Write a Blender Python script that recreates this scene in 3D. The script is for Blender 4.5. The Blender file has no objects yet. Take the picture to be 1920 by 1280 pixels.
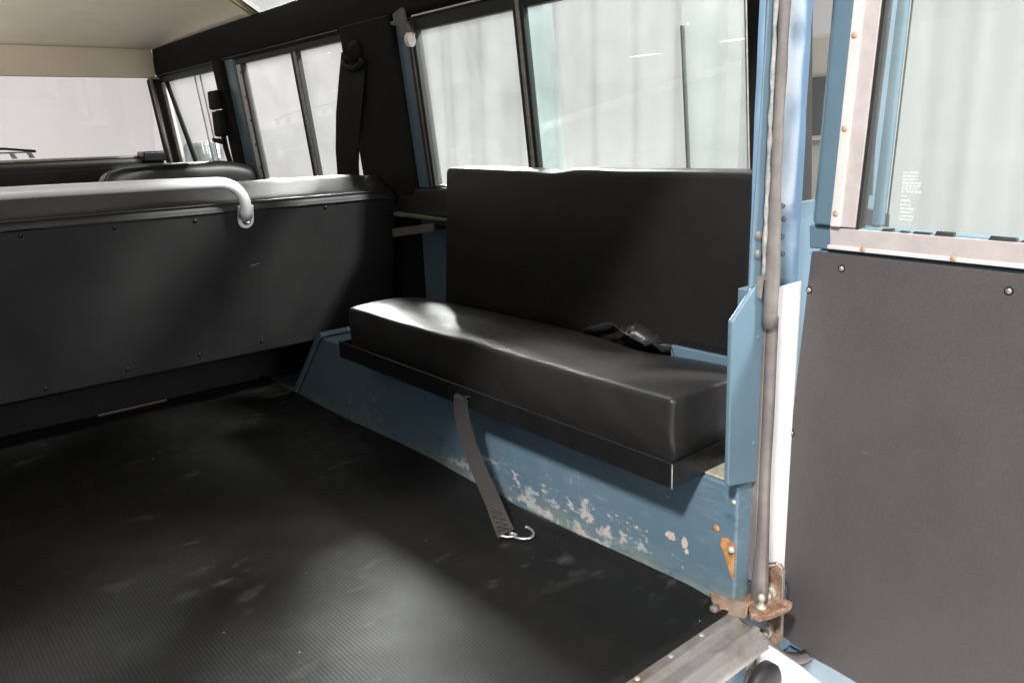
import bpy, bmesh, math, random
from mathutils import Vector, Matrix, noise
R = math.radians
random.seed(7)
S = bpy.context.scene
C = S.collection

# ------------------------------------------------------------------ camera
cam_d = bpy.data.cameras.new('camera')
cam = bpy.data.objects.new('camera', cam_d)
C.objects.link(cam)
S.camera = cam
cam_d.sensor_fit = 'HORIZONTAL'
cam_d.sensor_width = 36.0
cam_d.lens = 27.9257
cam_d.clip_start = 0.02
cam_d.clip_end = 200
RX = (0.76318535, 0.18955201, -0.6177525)
RY = (-0.64516777, 0.17004422, -0.74487819)
RZ = (-0.03614792, 0.96703412, 0.25206811)
cam.matrix_world = Matrix.Translation((-0.268, -0.49, 0.56)) @ Matrix((RX, RY, RZ)).to_4x4()

# ------------------------------------------------------------------ surroundings light (white showroom)
W = bpy.data.worlds.new('World')
S.world = W
W.use_nodes = True
bg = W.node_tree.nodes['Background']
bg.inputs[0].default_value = (1.0, 0.975, 0.965, 1)
bg.inputs[1].default_value = 0.50


def area(name, loc, target, power, sx, sy, spread=180, col=(1, 0.975, 0.955)):
    l = bpy.data.lights.new(name, 'AREA')
    l.shape = 'RECTANGLE'
    l.size = sx
    l.size_y = sy
    l.energy = power
    l.color = col
    l.spread = R(spread)
    o = bpy.data.objects.new(name, l)
    C.objects.link(o)
    o.location = loc
    o.rotation_euler = (Vector(target) - Vector(loc)).to_track_quat('-Z', 'Y').to_euler()
    return o


area('ceiling_and_fill_lamp', (2.45, -1.75, 3.1), (0.6, 0.6, 0.4), 130, 0.45, 0.45, 80)
area('ceiling_and_fill_lamp', (1.70, 3.6, 1.95), (0.5, 0.6, 0.26), 50, 0.45, 0.45, 60)
area('ceiling_and_fill_lamp', (2.5, 3.1, 2.1), (0.05, 0.0, 0.0), 42, 0.5, 0.5, 60)  # added fill lamp that puts the sheen on the near mat
area('ceiling_and_fill_lamp', (2.0, 2.8, 4.6), (2.0, 2.8, 0.0), 110, 3.0, 3.0)  # added broad fill that brightens curtain, wall and ground
area('studio_lamp', (-1.7, -1.0, 2.55), (0.45, 0.1, 0.1), 105, 0.26, 0.26, 130)
area('added_strip_lamp', (0.1, -3.0, 1.0), (0.5, 0.0, 0.4), 62, 0.9, 1.8)  # added to lay a bright streak down the rear corner panel
area('added_headliner_fill', (-3.0, 1.9, -0.45), (0.0, 1.9, 0.9), 250, 2.2, 0.6)  # added unseen low fill, lifts the headliner through the left windows

S.view_settings.view_transform = 'Standard'
S.view_settings.look = 'None'
S.view_settings.exposure = 0.0
S.view_settings.gamma = 1.0
S.view_settings.use_curve_mapping = False
S.render.engine = 'CYCLES'
S.cycles.max_bounces = 10
S.cycles.transparent_max_bounces = 24
S.cycles.sample_clamp_indirect = 6.0


# ------------------------------------------------------------------ materials
class NT:
    def __init__(s, name):
        s.m = bpy.data.materials.new(name)
        s.m.use_nodes = True
        s.t = s.m.node_tree
        s.b = s.t.nodes['Principled BSDF']
        s.out = s.t.nodes['Material Output']
        tc = s.t.nodes.new('ShaderNodeTexCoord')
        s.co = tc.outputs['Object']

    def n(s, typ, **kw):
        x = s.t.nodes.new(typ)
        for k, v in kw.items():
            if k.startswith('i_'):
                x.inputs[int(k[2:])].default_value = v
            else:
                setattr(x, k, v)
        return x

    def l(s, a, b):
        s.t.links.new(a, b)

    def noise(s, scale, detail=4, rough=0.6, stretch=None, co=None):
        v = co or s.co
        if stretch:
            mp = s.n('ShaderNodeMapping')
            mp.inputs['Scale'].default_value = stretch
            s.l(v, mp.inputs[0])
            v = mp.outputs[0]
        x = s.n('ShaderNodeTexNoise')
        x.inputs['Scale'].default_value = scale
        x.inputs['Detail'].default_value = detail
        x.inputs['Roughness'].default_value = rough
        s.l(v, x.inputs['Vector'])
        return x.outputs['Fac']

    def ramp(s, fac, stops):
        x = s.n('ShaderNodeValToRGB')
        e = x.color_ramp.elements
        e[0].position = stops[0][0]
        e[0].color = (*stops[0][1], 1)
        e[1].position = stops[1][0]
        e[1].color = (*stops[1][1], 1)
        for p, c in stops[2:]:
            k = e.new(p)
            k.color = (*c, 1)
        s.l(fac, x.inputs[0])
        return x.outputs[0]

    def step(s, fac, a, b):
        x = s.n('ShaderNodeMapRange')
        x.inputs[1].default_value = a
        x.inputs[2].default_value = b
        s.l(fac, x.inputs[0])
        return x.outputs[0]

    def math(s, op, a, b):
        x = s.n('ShaderNodeMath', operation=op)
        for i, v in enumerate((a, b)):
            if isinstance(v, (int, float)):
                x.inputs[i].default_value = v
            else:
                s.l(v, x.inputs[i])
        return x.outputs[0]

    def mix(s, fac, a, b):
        x = s.n('ShaderNodeMix', data_type='RGBA')
        s.l(fac, x.inputs[0])
        for i, v in ((6, a), (7, b)):
            if isinstance(v, tuple):
                x.inputs[i].default_value = (*v, 1)
            else:
                s.l(v, x.inputs[i])
        return x.outputs[2]

    def set(s, col=None, rough=None, metal=None, spec=None):
        for nm, v in (('Base Color', col), ('Roughness', rough), ('Metallic', metal), ('Specular IOR Level', spec)):
            if v is None:
                continue
            if isinstance(v, tuple):
                s.b.inputs[nm].default_value = (*v, 1)
            elif isinstance(v, (int, float)):
                s.b.inputs[nm].default_value = v
            else:
                s.l(v, s.b.inputs[nm])
        return s

    def bump(s, h, strength, dist=0.001, prev=None):
        x = s.n('ShaderNodeBump')
        x.inputs['Strength'].default_value = strength
        x.inputs['Distance'].default_value = dist
        s.l(h, x.inputs['Height'])
        if prev is not None:
            s.l(prev, x.inputs['Normal'])
        s.l(x.outputs[0], s.b.inputs['Normal'])
        return x.outputs[0]


def simple(name, col, rough=0.5, metal=0.0, var=0.12, scale=30, bump=0.0, bscale=300, bdist=0.0006, spec=None):
    t = NT(name)
    f = t.noise(scale, 5)
    a = tuple(c * (1 - var) for c in col)
    b = tuple(min(1, c * (1 + var)) for c in col)
    t.set(t.ramp(f, [(0.3, a), (0.7, b)]), t.math('ADD', t.math('MULTIPLY', t.noise(scale * 0.4, 4), 0.16), rough - 0.08), metal, spec)
    if bump:
        t.bump(t.noise(bscale, 3), bump, bdist)
    return t.m


BLUE = (0.098, 0.190, 0.275)
M = {}


def blue_paint(name, wear):
    t = NT(name)
    base = t.ramp(t.noise(9, 5), [(0.3, (0.083, 0.133, 0.172)), (0.7, (0.100, 0.158, 0.203))])
    geo = t.n('ShaderNodeNewGeometry')
    sep = t.n('ShaderNodeSeparateXYZ')
    t.l(geo.outputs['Position'], sep.inputs[0])
    fine = t.noise(62, 8, 0.72, (1, 0.55, 1.0))
    if wear:
        base = t.mix(t.math('MULTIPLY', t.step(t.noise(5.5, 6, 0.7), 0.40, 0.66), 0.6), base, (0.066, 0.118, 0.160))
    broad = t.noise(7.5, 3, 0.5)
    if wear:
        # load-worn band low on the wheel box, strongest towards the doorway
        zf = t.step(sep.outputs[2], 0.105, 0.035)
        yf = t.math('MULTIPLY', t.step(sep.outputs[1], 0.98, 0.30), t.step(sep.outputs[1], 0.075, 0.16))
        dens = t.math('ADD', t.math('MULTIPLY', t.math('MULTIPLY', zf, yf), 0.12), t.math('MULTIPLY', broad, 0.16))
        chip = t.step(t.math('ADD', fine, dens), 0.722, 0.765)
        mid = t.noise(34, 9, 0.82, (1, 0.5, 1.35))
        patch = t.step(t.math('ADD', mid, t.math('MULTIPLY', t.math('MULTIPLY', zf, yf), 0.105)), 0.675, 0.735)
        patch = t.math('MULTIPLY', patch, t.step(t.noise(150, 6, 0.85, (1, 0.35, 1.6)), 0.44, 0.56))
        chip = t.math('MAXIMUM', chip, patch)
        zs = t.step(sep.outputs[2], 0.155, 0.11)
        s1 = t.step(t.noise(58, 5, 0.75, (1, 6.0, 0.22)), 0.625, 0.68)
        s1 = t.math('MULTIPLY', s1, t.step(t.noise(9, 3), 0.50, 0.60))
        s2 = t.step(t.noise(50, 5, 0.7, (1, 0.35, 10.0)), 0.595, 0.66)
        sc1 = t.math('MAXIMUM', t.math('MULTIPLY', s1, 0.75), t.math('MULTIPLY', s2, 0.6))
        scuff = t.step(t.noise(22, 8, 0.8, (1, 0.5, 1.7)), 0.52, 0.76)
        lowd = t.step(sep.outputs[2], 0.032, 0.004)
        base = t.mix(t.math('MULTIPLY', lowd, t.step(t.noise(30, 6, 0.8, (1, 0.4, 2)), 0.42, 0.62)), base, (0.20, 0.225, 0.16))
        base = t.mix(t.math('MULTIPLY', scuff, 0.36), base, (0.21, 0.265, 0.30))
        drk = t.math('MULTIPLY', t.step(t.noise(18, 6, 0.65, (1, 1, 1)), 0.625, 0.67), 0.75)
        base = t.mix(drk, base, (0.05, 0.085, 0.12))
        primer = t.ramp(t.noise(40, 4), [(0.40, (0.36, 0.38, 0.37)), (0.62, (0.55, 0.45, 0.40))])
        base = t.mix(t.math('MULTIPLY', t.math('MAXIMUM', chip, t.math('MULTIPLY', sc1, 0.7)), 0.8), base, primer)
        rough = t.math('ADD', t.math('MULTIPLY', scuff, 0.3), 0.36)
        t.set(base, rough, 0, 0.45)
    else:
        chip = t.step(fine, 0.725, 0.74)
        base = t.mix(chip, base, (0.34, 0.40, 0.43))
        t.set(base, t.math('ADD', t.math('MULTIPLY', t.noise(14, 4), 0.2), 0.22), 0, 0.5)
    t.bump(t.noise(25, 2), 0.15, 0.0015)
    return t.m


def vinyl(name, col=(0.0165, 0.0157, 0.0152), rough=0.36, grain=0.35):
    t = NT(name)
    f = t.noise(6, 4)
    t.set(t.ramp(f, [(0.3, tuple(c * 0.85 for c in col)), (0.7, tuple(c * 1.2 for c in col))]),
          t.math('ADD', t.math('MULTIPLY', t.noise(11, 5), 0.16), rough - 0.08), 0, 0.35)
    v = t.n('ShaderNodeTexVoronoi')
    v.inputs['Scale'].default_value = 520
    t.l(t.co, v.inputs['Vector'])
    p = t.bump(v.outputs['Distance'], grain, 0.0004)
    t.bump(t.noise(26, 3, 0.5), 0.28, 0.003, p)
    return t.m


def glass(name, tint, gl=0.10, rough=0.0, scratch=True):
    t = NT(name)
    t.t.nodes.remove(t.b)
    tr = t.n('ShaderNodeBsdfTransparent')
    gb = t.n('ShaderNodeBsdfGlossy')
    gb.inputs['Roughness'].default_value = rough
    fr = t.n('ShaderNodeFresnel')
    gb_ = t.n('ShaderNodeNewGeometry')
    t.l(t.math('SUBTRACT', 1.45, t.math('MULTIPLY', gb_.outputs['Backfacing'], 0.7603)), fr.inputs[0])
    df = t.n('ShaderNodeBsdfDiffuse')
    df.inputs[0].default_value = (0.85, 0.87, 0.86, 1)
    tr.inputs[0].default_value = (*tint, 1)
    mx = t.n('ShaderNodeMixShader')
    t.l(fr.outputs[0], mx.inputs[0])
    t.l(tr.outputs[0], mx.inputs[1])
    t.l(gb.outputs[0], mx.inputs[2])
    last = mx.outputs[0]
    if scratch:
        s1 = t.step(t.noise(34, 3, 0.5, (1, 0.16, 5.5)), 0.745, 0.765)
        s2 = t.step(t.noise(240, 2, 0.5), 0.78, 0.80)
        dust = t.math('MULTIPLY', t.noise(9, 5), 0.06)
        sc = t.math('MAXIMUM', t.math('MULTIPLY', s1, 0.4), t.math('MAXIMUM', t.math('MULTIPLY', s2, 0.5), dust))
        m2 = t.n('ShaderNodeMixShader')
        t.l(sc, m2.inputs[0])
        t.l(last, m2.inputs[1])
        tl = t.n('ShaderNodeBsdfTranslucent')
        m3 = t.n('ShaderNodeMixShader')
        m3.inputs[0].default_value = 0.75
        t.l(df.outputs[0], m3.inputs[1])
        t.l(tl.outputs[0], m3.inputs[2])
        tl.inputs[0].default_value = (0.95, 0.97, 0.96, 1)
        t.l(m3.outputs[0], m2.inputs[2])
        last = m2.outputs[0]
    t.l(last, t.out.inputs[0])
    return t.m


def mat_rubber():
    t = NT('ribbed_rubber')
    dust = t.step(t.noise(7, 5, 0.65), 0.42, 0.75)
    sc = t.step(t.noise(19, 7, 0.6, (0.75, 1.7, 1)), 0.56, 0.80)
    sc = t.math('MULTIPLY', sc, t.step(t.noise(3.1, 2), 0.47, 0.58))
    speck = t.step(t.noise(210, 2, 0.5), 0.795, 0.81)
    base = t.mix(t.math('MULTIPLY', dust, 0.5), (0.0055, 0.0053, 0.005), (0.011, 0.0105, 0.0098))
    base = t.mix(t.math('MULTIPLY', sc, 0.5), base, (0.12, 0.118, 0.108))
    base = t.mix(speck, base, (0.45, 0.44, 0.40))
    rough = t.math('ADD', t.math('MULTIPLY', t.noise(6, 6, 0.7), 0.50), 0.28)
    t.set(base, t.math('ADD', rough, t.math('MULTIPLY', sc, 0.2)), 0, 0.24)
    sep = t.n('ShaderNodeSeparateXYZ')
    t.l(t.co, sep.inputs[0])
    w = t.math('SINE', t.math('MULTIPLY', sep.outputs[0], 2 * math.pi / 0.0046), 0.0)
    p = t.bump(w, 0.14, 0.0006)
    t.bump(t.noise(9, 3, 0.5), 0.35, 0.006, p)
    return t.m


def weathered_alu(name, col=(0.46, 0.42, 0.38), dirt=(0.16, 0.12, 0.07), amt=0.5, metal=0.35, rough=0.5, green=False):
    t = NT(name)
    f = t.noise(38, 7, 0.7)
    base = t.ramp(t.noise(70, 6, 0.7), [(0.35, tuple(c * 0.75 for c in col)), (0.65, tuple(min(1, c * 1.25) for c in col))])
    d = t.step(f, 0.62 - 0.2 * amt, 0.70)
    base = t.mix(t.math('MULTIPLY', d, 0.75), base, dirt)
    if green:
        g = t.step(t.noise(24, 7, 0.7), 0.55, 0.66)
        base = t.mix(t.math('MULTIPLY', g, 0.6), base, (0.16, 0.15, 0.06))
    t.set(base, t.math('ADD', t.math('MULTIPLY', f, 0.3), rough - 0.1), metal)
    t.bump(t.noise(120, 4), 0.4, 0.0012)
    return t.m


def sill_metal(name):
    t = NT(name)
    streak = t.noise(16, 4, 0.6, (0.4, 1.5, 1))
    base = t.ramp(streak, [(0.3, (0.40, 0.375, 0.355)), (0.7, (0.54, 0.51, 0.485))])
    d = t.step(t.noise(11, 6, 0.62, (0.8, 1.2, 1)), 0.47, 0.66)
    base = t.mix(t.math('MULTIPLY', d, 0.82), base, (0.105, 0.07, 0.04))
    g = t.step(t.noise(17, 7, 0.7, (0.6, 1.2, 1)), 0.56, 0.68)
    base = t.mix(t.math('MULTIPLY', g, 0.55), base, (0.13, 0.115, 0.045))
    sp = t.step(t.noise(190, 3, 0.6), 0.72, 0.76)
    base = t.mix(t.math('MULTIPLY', sp, 0.6), base, (0.07, 0.05, 0.03))
    t.set(base, t.math('ADD', t.math('MULTIPLY', d, 0.35), 0.26), 0.65)
    t.bump(t.noise(40, 4, 0.6), 0.25, 0.0012)
    return t.m


def rust(name):
    t = NT(name)
    base = t.ramp(t.noise(85, 7, 0.7), [(0.3, (0.10, 0.048, 0.026)), (0.5, (0.23, 0.13, 0.08)), (0.62, (0.36, 0.27, 0.21)), (0.75, (0.30, 0.13, 0.045))])
    t.set(base, 0.7, 0.15)
    t.bump(t.noise(160, 5), 0.6, 0.0015)
    return t.m


M['blue'] = blue_paint('blue_paint', False)
M['blue_worn'] = blue_paint('worn_blue_paint', True)
M['blue_gloss_lit'] = simple('lit_glossy_blue_paint', (0.13, 0.21, 0.30), 0.17, 0, 0.06, 12, 0.1, 40, 0.001, 0.8)  # lighter than the body blue; strong light on the capping put into colour
M['white_gloss'] = simple('white_gloss_plate', (0.80, 0.79, 0.79), 0.3, 0, 0.04, 15, spec=0.6)
M['vinyl'] = vinyl('black_vinyl')
M['vinyl_back_shade'] = vinyl('shaded_backrest_vinyl', (0.0100, 0.0095, 0.0092), 0.34, 0.3)  # darker copy of the vinyl; shade on the backrest is in the colour
M['vinyl_soft'] = vinyl('black_seat_vinyl', (0.0110, 0.0105, 0.0102), 0.52, 0.3)
M['vinyl_dull'] = vinyl('black_vinyl_dull', (0.0090, 0.0086, 0.0083), 0.46, 0.3)
M['board'] = simple('black_trim_board', (0.0135, 0.0132, 0.0132), 0.5, 0, 0.15, 14, 0.35, 700, 0.0004, 0.3)
def trim_board():
    t = NT('charcoal_trim_board')
    base = t.ramp(t.noise(7, 6, 0.65), [(0.3, (0.050, 0.0445, 0.0443)), (0.7, (0.064, 0.0575, 0.057))])
    fine = t.step(t.noise(520, 2, 0.6), 0.35, 0.68)
    base = t.mix(t.math('MULTIPLY', fine, 0.22), base, (0.11, 0.10, 0.099))
    scr = t.step(t.noise(36, 4, 0.6, (1, 0.35, 3.5)), 0.735, 0.76)
    base = t.mix(t.math('MULTIPLY', scr, 0.35), base, (0.20, 0.19, 0.19))
    t.set(base, t.math('ADD', t.math('MULTIPLY', t.noise(9, 5, 0.7), 0.25), 0.48), 0, 0.4)
    p = t.bump(t.noise(650, 3), 0.45, 0.0005)
    t.bump(t.noise(5, 2), 0.25, 0.006, p)
    return t.m


M['door_board'] = trim_board()
M['plush'] = simple('black_lining', (0.009, 0.0083, 0.008), 0.8, 0, 0.2, 20, 0.5, 500, 0.001, 0.22)
M['black'] = simple('black_steel', (0.008, 0.008, 0.0085), 0.28, 0, 0.2, 25, 0.15, 200, spec=0.4)
M['black_matt'] = simple('matt_black', (0.006, 0.006, 0.006), 0.7, 0, 0.2, 25, spec=0.2)
M['rubber'] = simple('black_rubber', (0.014, 0.014, 0.013), 0.55, 0, 0.25, 60, 0.3, 220)
M['seal'] = simple('faded_grey_seal', (0.135, 0.122, 0.113), 0.55, 0, 0.28, 26, 0.3, 180, 0.0012)
M['seal_dark'] = simple('polished_dark_seal', (0.19, 0.165, 0.155), 0.30, 0.3, 0.30, 22, 0.2, 120, 0.001)
M['grey_paint'] = simple('grey_enamel', (0.66, 0.655, 0.665), 0.28, 0, 0.06, 12)
M['cream'] = simple('cream_headliner', (0.70, 0.605, 0.475), 0.75, 0, 0.05, 7, 0.25, 400)
M['cream_dirty'] = simple('aged_cream_trim', (0.34, 0.28, 0.16), 0.6, 0, 0.3, 25, 0.2, 200)
M['steel'] = simple('bright_steel', (0.62, 0.61, 0.60), 0.30, 0.9, 0.12, 60)
M['steel_dull'] = simple('dull_steel', (0.34, 0.32, 0.29), 0.42, 0.7, 0.25, 70, 0.2, 200)
M['arm_paint'] = simple('khaki_grey_arm', (0.13, 0.125, 0.10), 0.5, 0.1, 0.2, 40)
M['chrome'] = simple('chrome', (0.72, 0.72, 0.71), 0.10, 1.0, 0.05, 20)
M['zinc_white'] = simple('bolt_zinc', (0.40, 0.37, 0.30), 0.5, 0.3, 0.25, 160, 0.3, 400)
M['mirror'] = simple('mirror_glass', (0.80, 0.80, 0.80), 0.02, 1.0, 0.01, 5)
M['webbing'] = None
M['alu'] = weathered_alu('weathered_aluminium', (0.42, 0.37, 0.335), (0.12, 0.08, 0.045), 0.6, 0.3, 0.42, green=True)
M['alu_strip'] = simple('glazing_aluminium', (0.42, 0.375, 0.365), 0.5, 0.15, 0.09, 45, 0.3, 160)
M['alu_lit'] = simple('lit_aluminium', (0.62, 0.585, 0.56), 0.45, 0.2, 0.06, 40, 0.2, 160)  # lighter aluminium; the lit look of the strip lips is painted in
M['rust'] = rust('rusty_steel')
M['sill_metal'] = sill_metal('stained_sill_metal')
M['rust_dark'] = simple('dark_rust', (0.13, 0.065, 0.038), 0.75, 0.1, 0.45, 110, 0.5, 260, 0.001)
M['rust_earth'] = weathered_alu('earthy_rust', (0.17, 0.125, 0.09), (0.09, 0.05, 0.028), 0.8, 0.1, 0.6, green=True)
M['bare'] = simple('bare_primer_patch', (0.44, 0.37, 0.33), 0.7, 0, 0.35, 180, 0.4, 300)
M['bright_rust'] = simple('orange_rust', (0.36, 0.17, 0.055), 0.8, 0, 0.45, 90, 0.5, 250, 0.001)
M['tan_screw'] = simple('tan_rusty_screw', (0.42, 0.28, 0.19), 0.6, 0.2, 0.3, 200)
M['galv'] = simple('pale_galvanised_plate', (0.72, 0.66, 0.64), 0.5, 0.05, 0.06, 12)
M['glass'] = glass('clear_glass', (0.93, 0.955, 0.95))
M['glass_tint'] = glass('green_tinted_glass', (0.925, 0.957, 0.945))
M['glass_overlap'] = glass('overlapping_green_glass', (0.86, 0.93, 0.92))
M['glass_front'] = glass('windscreen_glass', (0.96, 0.965, 0.96), scratch=False)
M['curtain'] = simple('pale_grey_cladding', (0.555, 0.565, 0.56), 0.6, 0, 0.03, 2.5)
M['wall'] = simple('white_wall', (0.56, 0.53, 0.535), 0.8, 0, 0.015, 1.2)
M['floor'] = simple('showroom_floor', (0.62, 0.61, 0.60), 0.45, 0, 0.08, 3)
M['etch'] = simple('etched_white', (0.80, 0.84, 0.83), 0.7, 0, 0.05, 50)
_e = M['etch'].node_tree
_tr = _e.nodes.new('ShaderNodeBsdfTransparent')
_mx = _e.nodes.new('ShaderNodeMixShader')
_mx.inputs[0].default_value = 0.13
_e.links.new(_tr.outputs[0], _mx.inputs[1])
_e.links.new(_e.nodes['Principled BSDF'].outputs[0], _mx.inputs[2])
_e.links.new(_mx.outputs[0], _e.nodes['Material Output'].inputs[0])
M['car_white'] = simple('ivory_car_paint', (0.66, 0.61, 0.53), 0.3, 0, 0.05, 6)
M['dark_glass'] = simple('dark_car_window', (0.02, 0.022, 0.024), 0.06, 0, 0.1, 5)
M['sealant'] = simple('cracked_sealant', (0.24, 0.235, 0.225), 0.7, 0, 0.35, 90, 0.5, 160, 0.002)
M['rubber_mat'] = mat_rubber()


def webbing(name, col):
    t = NT(name)
    uv = t.n('ShaderNodeUVMap')
    sep = t.n('ShaderNodeSeparateXYZ')
    t.l(uv.outputs[0], sep.inputs[0])
    w = t.math('SINE', t.math('MULTIPLY', sep.outputs[1], 2 * math.pi / 0.0030), 0.0)
    t.set(t.ramp(t.step(w, -1, 1), [(0.2, tuple(c * 0.75 for c in col)), (0.8, tuple(c * 1.1 for c in col))]), 0.65, 0, 0.4)
    t.bump(w, 0.45, 0.0005)
    return t.m


M['webbing'] = webbing('brown_black_webbing', (0.025, 0.0215, 0.020))
M['belt'] = simple('black_belt', (0.009, 0.0085, 0.0085), 0.65, 0, 0.2, 60, 0.3, 700, spec=0.2)


# ------------------------------------------------------------------ mesh helpers
class MB:
    def __init__(s):
        s.bm = bmesh.new()

    def face(s, pts):
        return s.bm.faces.new([s.bm.verts.new(p) for p in pts])

    def hexa(s, a, b):
        """a: 4 bottom points, b: 4 matching top points"""
        va = [s.bm.verts.new(p) for p in a]
        vb = [s.bm.verts.new(p) for p in b]
        s.bm.faces.new(va[::-1])
        s.bm.faces.new(vb)
        n = len(va)
        for i in range(n):
            s.bm.faces.new((va[i], va[(i + 1) % n], vb[(i + 1) % n], vb[i]))
        return s

    def box(s, lo, hi):
        x0, y0, z0 = lo
        x1, y1, z1 = hi
        return s.hexa([(x0, y0, z0), (x1, y0, z0), (x1, y1, z0), (x0, y1, z0)], [(x0, y0, z1), (x1, y0, z1), (x1, y1, z1), (x0, y1, z1)])

    def prism(s, poly, fn, d0, d1):
        """poly of 2D points, fn(u,v,d) -> 3D"""
        return s.hexa([fn(u, v, d0) for u, v in poly], [fn(u, v, d1) for u, v in poly])

    def tube(s, pts, r, n=12, cap=True, flat=None):
        pts = [Vector(p) for p in pts]
        rings = []
        up = None
        for i, p in enumerate(pts):
            t = (pts[min(i + 1, len(pts) - 1)] - pts[max(i - 1, 0)]).normalized()
            if up is None:
                up = Vector((0, 0, 1)) if abs(t.z) < 0.9 else Vector((1, 0, 0))
            a = t.cross(up).normalized()
            b = a.cross(t).normalized()
            up = b
            ri = r[i] if isinstance(r, (list, tuple)) else r
            rings.append([s.bm.verts.new(p + a * (ri * math.cos(2 * math.pi * k / n)) + b * (ri * math.sin(2 * math.pi * k / n))) for k in range(n)])
        for i in range(len(rings) - 1):
            for k in range(n):
                s.bm.faces.new((rings[i][k], rings[i][(k + 1) % n], rings[i + 1][(k + 1) % n], rings[i + 1][k]))
        if cap:
            s.bm.faces.new(rings[0][::-1])
            s.bm.faces.new(rings[-1])
        return s

    def lathe(s, base, axis, prof, n=14):
        """prof: list of (distance along the axis, radius)"""
        axis = Vector(axis).normalized()
        base = Vector(base)
        up = Vector((0, 0, 1)) if abs(axis.z) < 0.9 else Vector((1, 0, 0))
        a = axis.cross(up).normalized()
        b = a.cross(axis)
        rings = []
        for d, r in prof:
            rings.append([s.bm.verts.new(base + axis * d + a * (r * math.cos(2 * math.pi * k / n)) + b * (r * math.sin(2 * math.pi * k / n))) for k in range(n)])
        for i in range(len(rings) - 1):
            for k in range(n):
                s.bm.faces.new((rings[i][k], rings[i][(k + 1) % n], rings[i + 1][(k + 1) % n], rings[i + 1][k]))
        s.bm.faces.new(rings[0][::-1])
        s.bm.faces.new(rings[-1])
        return s

    def grid(s, fn, nu, nv, thick=None):
        v = [[s.bm.verts.new(fn(i / nu, j / nv)) for j in range(nv + 1)] for i in range(nu + 1)]
        for i in range(nu):
            for j in range(nv):
                s.bm.faces.new((v[i][j], v[i + 1][j], v[i + 1][j + 1], v[i][j + 1]))
        return s

    def rbox(s, lo, hi, r, n=(10, 10, 6), warp=None):
        """box with rounded edges on a fine skin; warp(p)->p afterwards"""
        lo, hi = Vector(lo), Vector(hi)
        cache = {}

        def vert(i, j, k):
            key = (i, j, k)
            if key not in cache:
                q = []
                for d, (t, m) in enumerate(zip((i, j, k), n)):
                    # denser near the edges
                    f = t / m
                    f = 0.5 - 0.5 * math.cos(math.pi * f) if m > 3 else f
                    q.append(lo[d] + (hi[d] - lo[d]) * f)
                p = Vector(q)
                inner = Vector([min(max(p[d], lo[d] + r), hi[d] - r) for d in range(3)])
                o = p - inner
                if o.length > 1e-9:
                    p = inner + o.normalized() * r
                if warp:
                    p = warp(p)
                cache[key] = s.bm.verts.new(p)
            return cache[key]
        a, b, c = n
        for i in range(a):
            for j in range(b):
                for k, fl in ((0, True), (c, False)):
                    f = [vert(i, j, k), vert(i + 1, j, k), vert(i + 1, j + 1, k), vert(i, j + 1, k)]
                    s.bm.faces.new(f[::-1] if fl else f)
        for i in range(a):
            for k in range(c):
                for j, fl in ((0, False), (b, True)):
                    f = [vert(i, j, k), vert(i + 1, j, k), vert(i + 1, j, k + 1), vert(i, j, k + 1)]
                    s.bm.faces.new(f[::-1] if fl else f)
        for j in range(b):
            for k in range(c):
                for i, fl in ((0, True), (a, False)):
                    f = [vert(i, j, k), vert(i, j + 1, k), vert(i, j + 1, k + 1), vert(i, j, k + 1)]
                    s.bm.faces.new(f[::-1] if fl else f)
        return s

    def ribbon(s, pts, width, thick, side):
        """flat strap along pts; side: width direction per point or one vector"""
        pts = [Vector(p) for p in pts]
        rings = []
        acc = 0
        uvl = s.bm.loops.layers.uv.verify()
        lens = []
        for i, p in enumerate(pts):
            t = (pts[min(i + 1, len(pts) - 1)] - pts[max(i - 1, 0)]).normalized()
            sd = Vector(side[i] if isinstance(side, list) else side)
            sd = (sd - t * sd.dot(t)).normalized()
            nn = t.cross(sd)
            w, h = width / 2, thick / 2
            rings.append([s.bm.verts.new(p + sd * a + nn * b) for a, b in ((-w, -h), (w, -h), (w, h), (-w, h))])
            if i:
                acc += (pts[i] - pts[i - 1]).length
            lens.append(acc)
        for i in range(len(rings) - 1):
            for k in range(4):
                f = s.bm.faces.new((rings[i][k], rings[i][(k + 1) % 4], rings[i + 1][(k + 1) % 4], rings[i + 1][k]))
                for lp, vv in zip(f.loops, (lens[i], lens[i], lens[i + 1], lens[i + 1])):
                    lp[uvl].uv = (0, vv)
        s.bm.faces.new(rings[0][::-1])
        s.bm.faces.new(rings[-1])
        return s

    def build(s, name, mat, parent=None, bevel=0.0, smooth=False, seg=2, label=None, solid=None):
        bmesh.ops.recalc_face_normals(s.bm, faces=s.bm.faces[:])
        off = Vector((0, 0, 0))
        p = parent
        while p is not None:
            off += p.location
            p = p.parent
        bmesh.ops.translate(s.bm, verts=s.bm.verts[:], vec=-off)
        me = bpy.data.meshes.new(name)
        s.bm.to_mesh(me)
        s.bm.free()
        o = bpy.data.objects.new(name, me)
        C.objects.link(o)
        if parent is not None:
            o.parent = parent
        me.materials.append(mat)
        if smooth:
            for f in me.polygons:
                f.use_smooth = True
        if bevel:
            b = o.modifiers.new('bevel', 'BEVEL')
            b.width = bevel
            b.segments = seg
            b.limit_method = 'ANGLE'
            b.angle_limit = R(40)
            for f in me.polygons:
                f.use_smooth = True
            wn = o.modifiers.new('wn', 'WEIGHTED_NORMAL')
            wn.keep_sharp = True
        if solid:
            md = o.modifiers.new('solid', 'SOLIDIFY')
            md.thickness = solid
            md.offset = 0
        if label:
            o['label'] = label
        return o


def tag(o, label=None, cat=None, group=None, kind=None):
    for k, v in (('label', label), ('category', cat), ('group', group), ('kind', kind)):
        if v:
            o[k] = v
    return o


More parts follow.
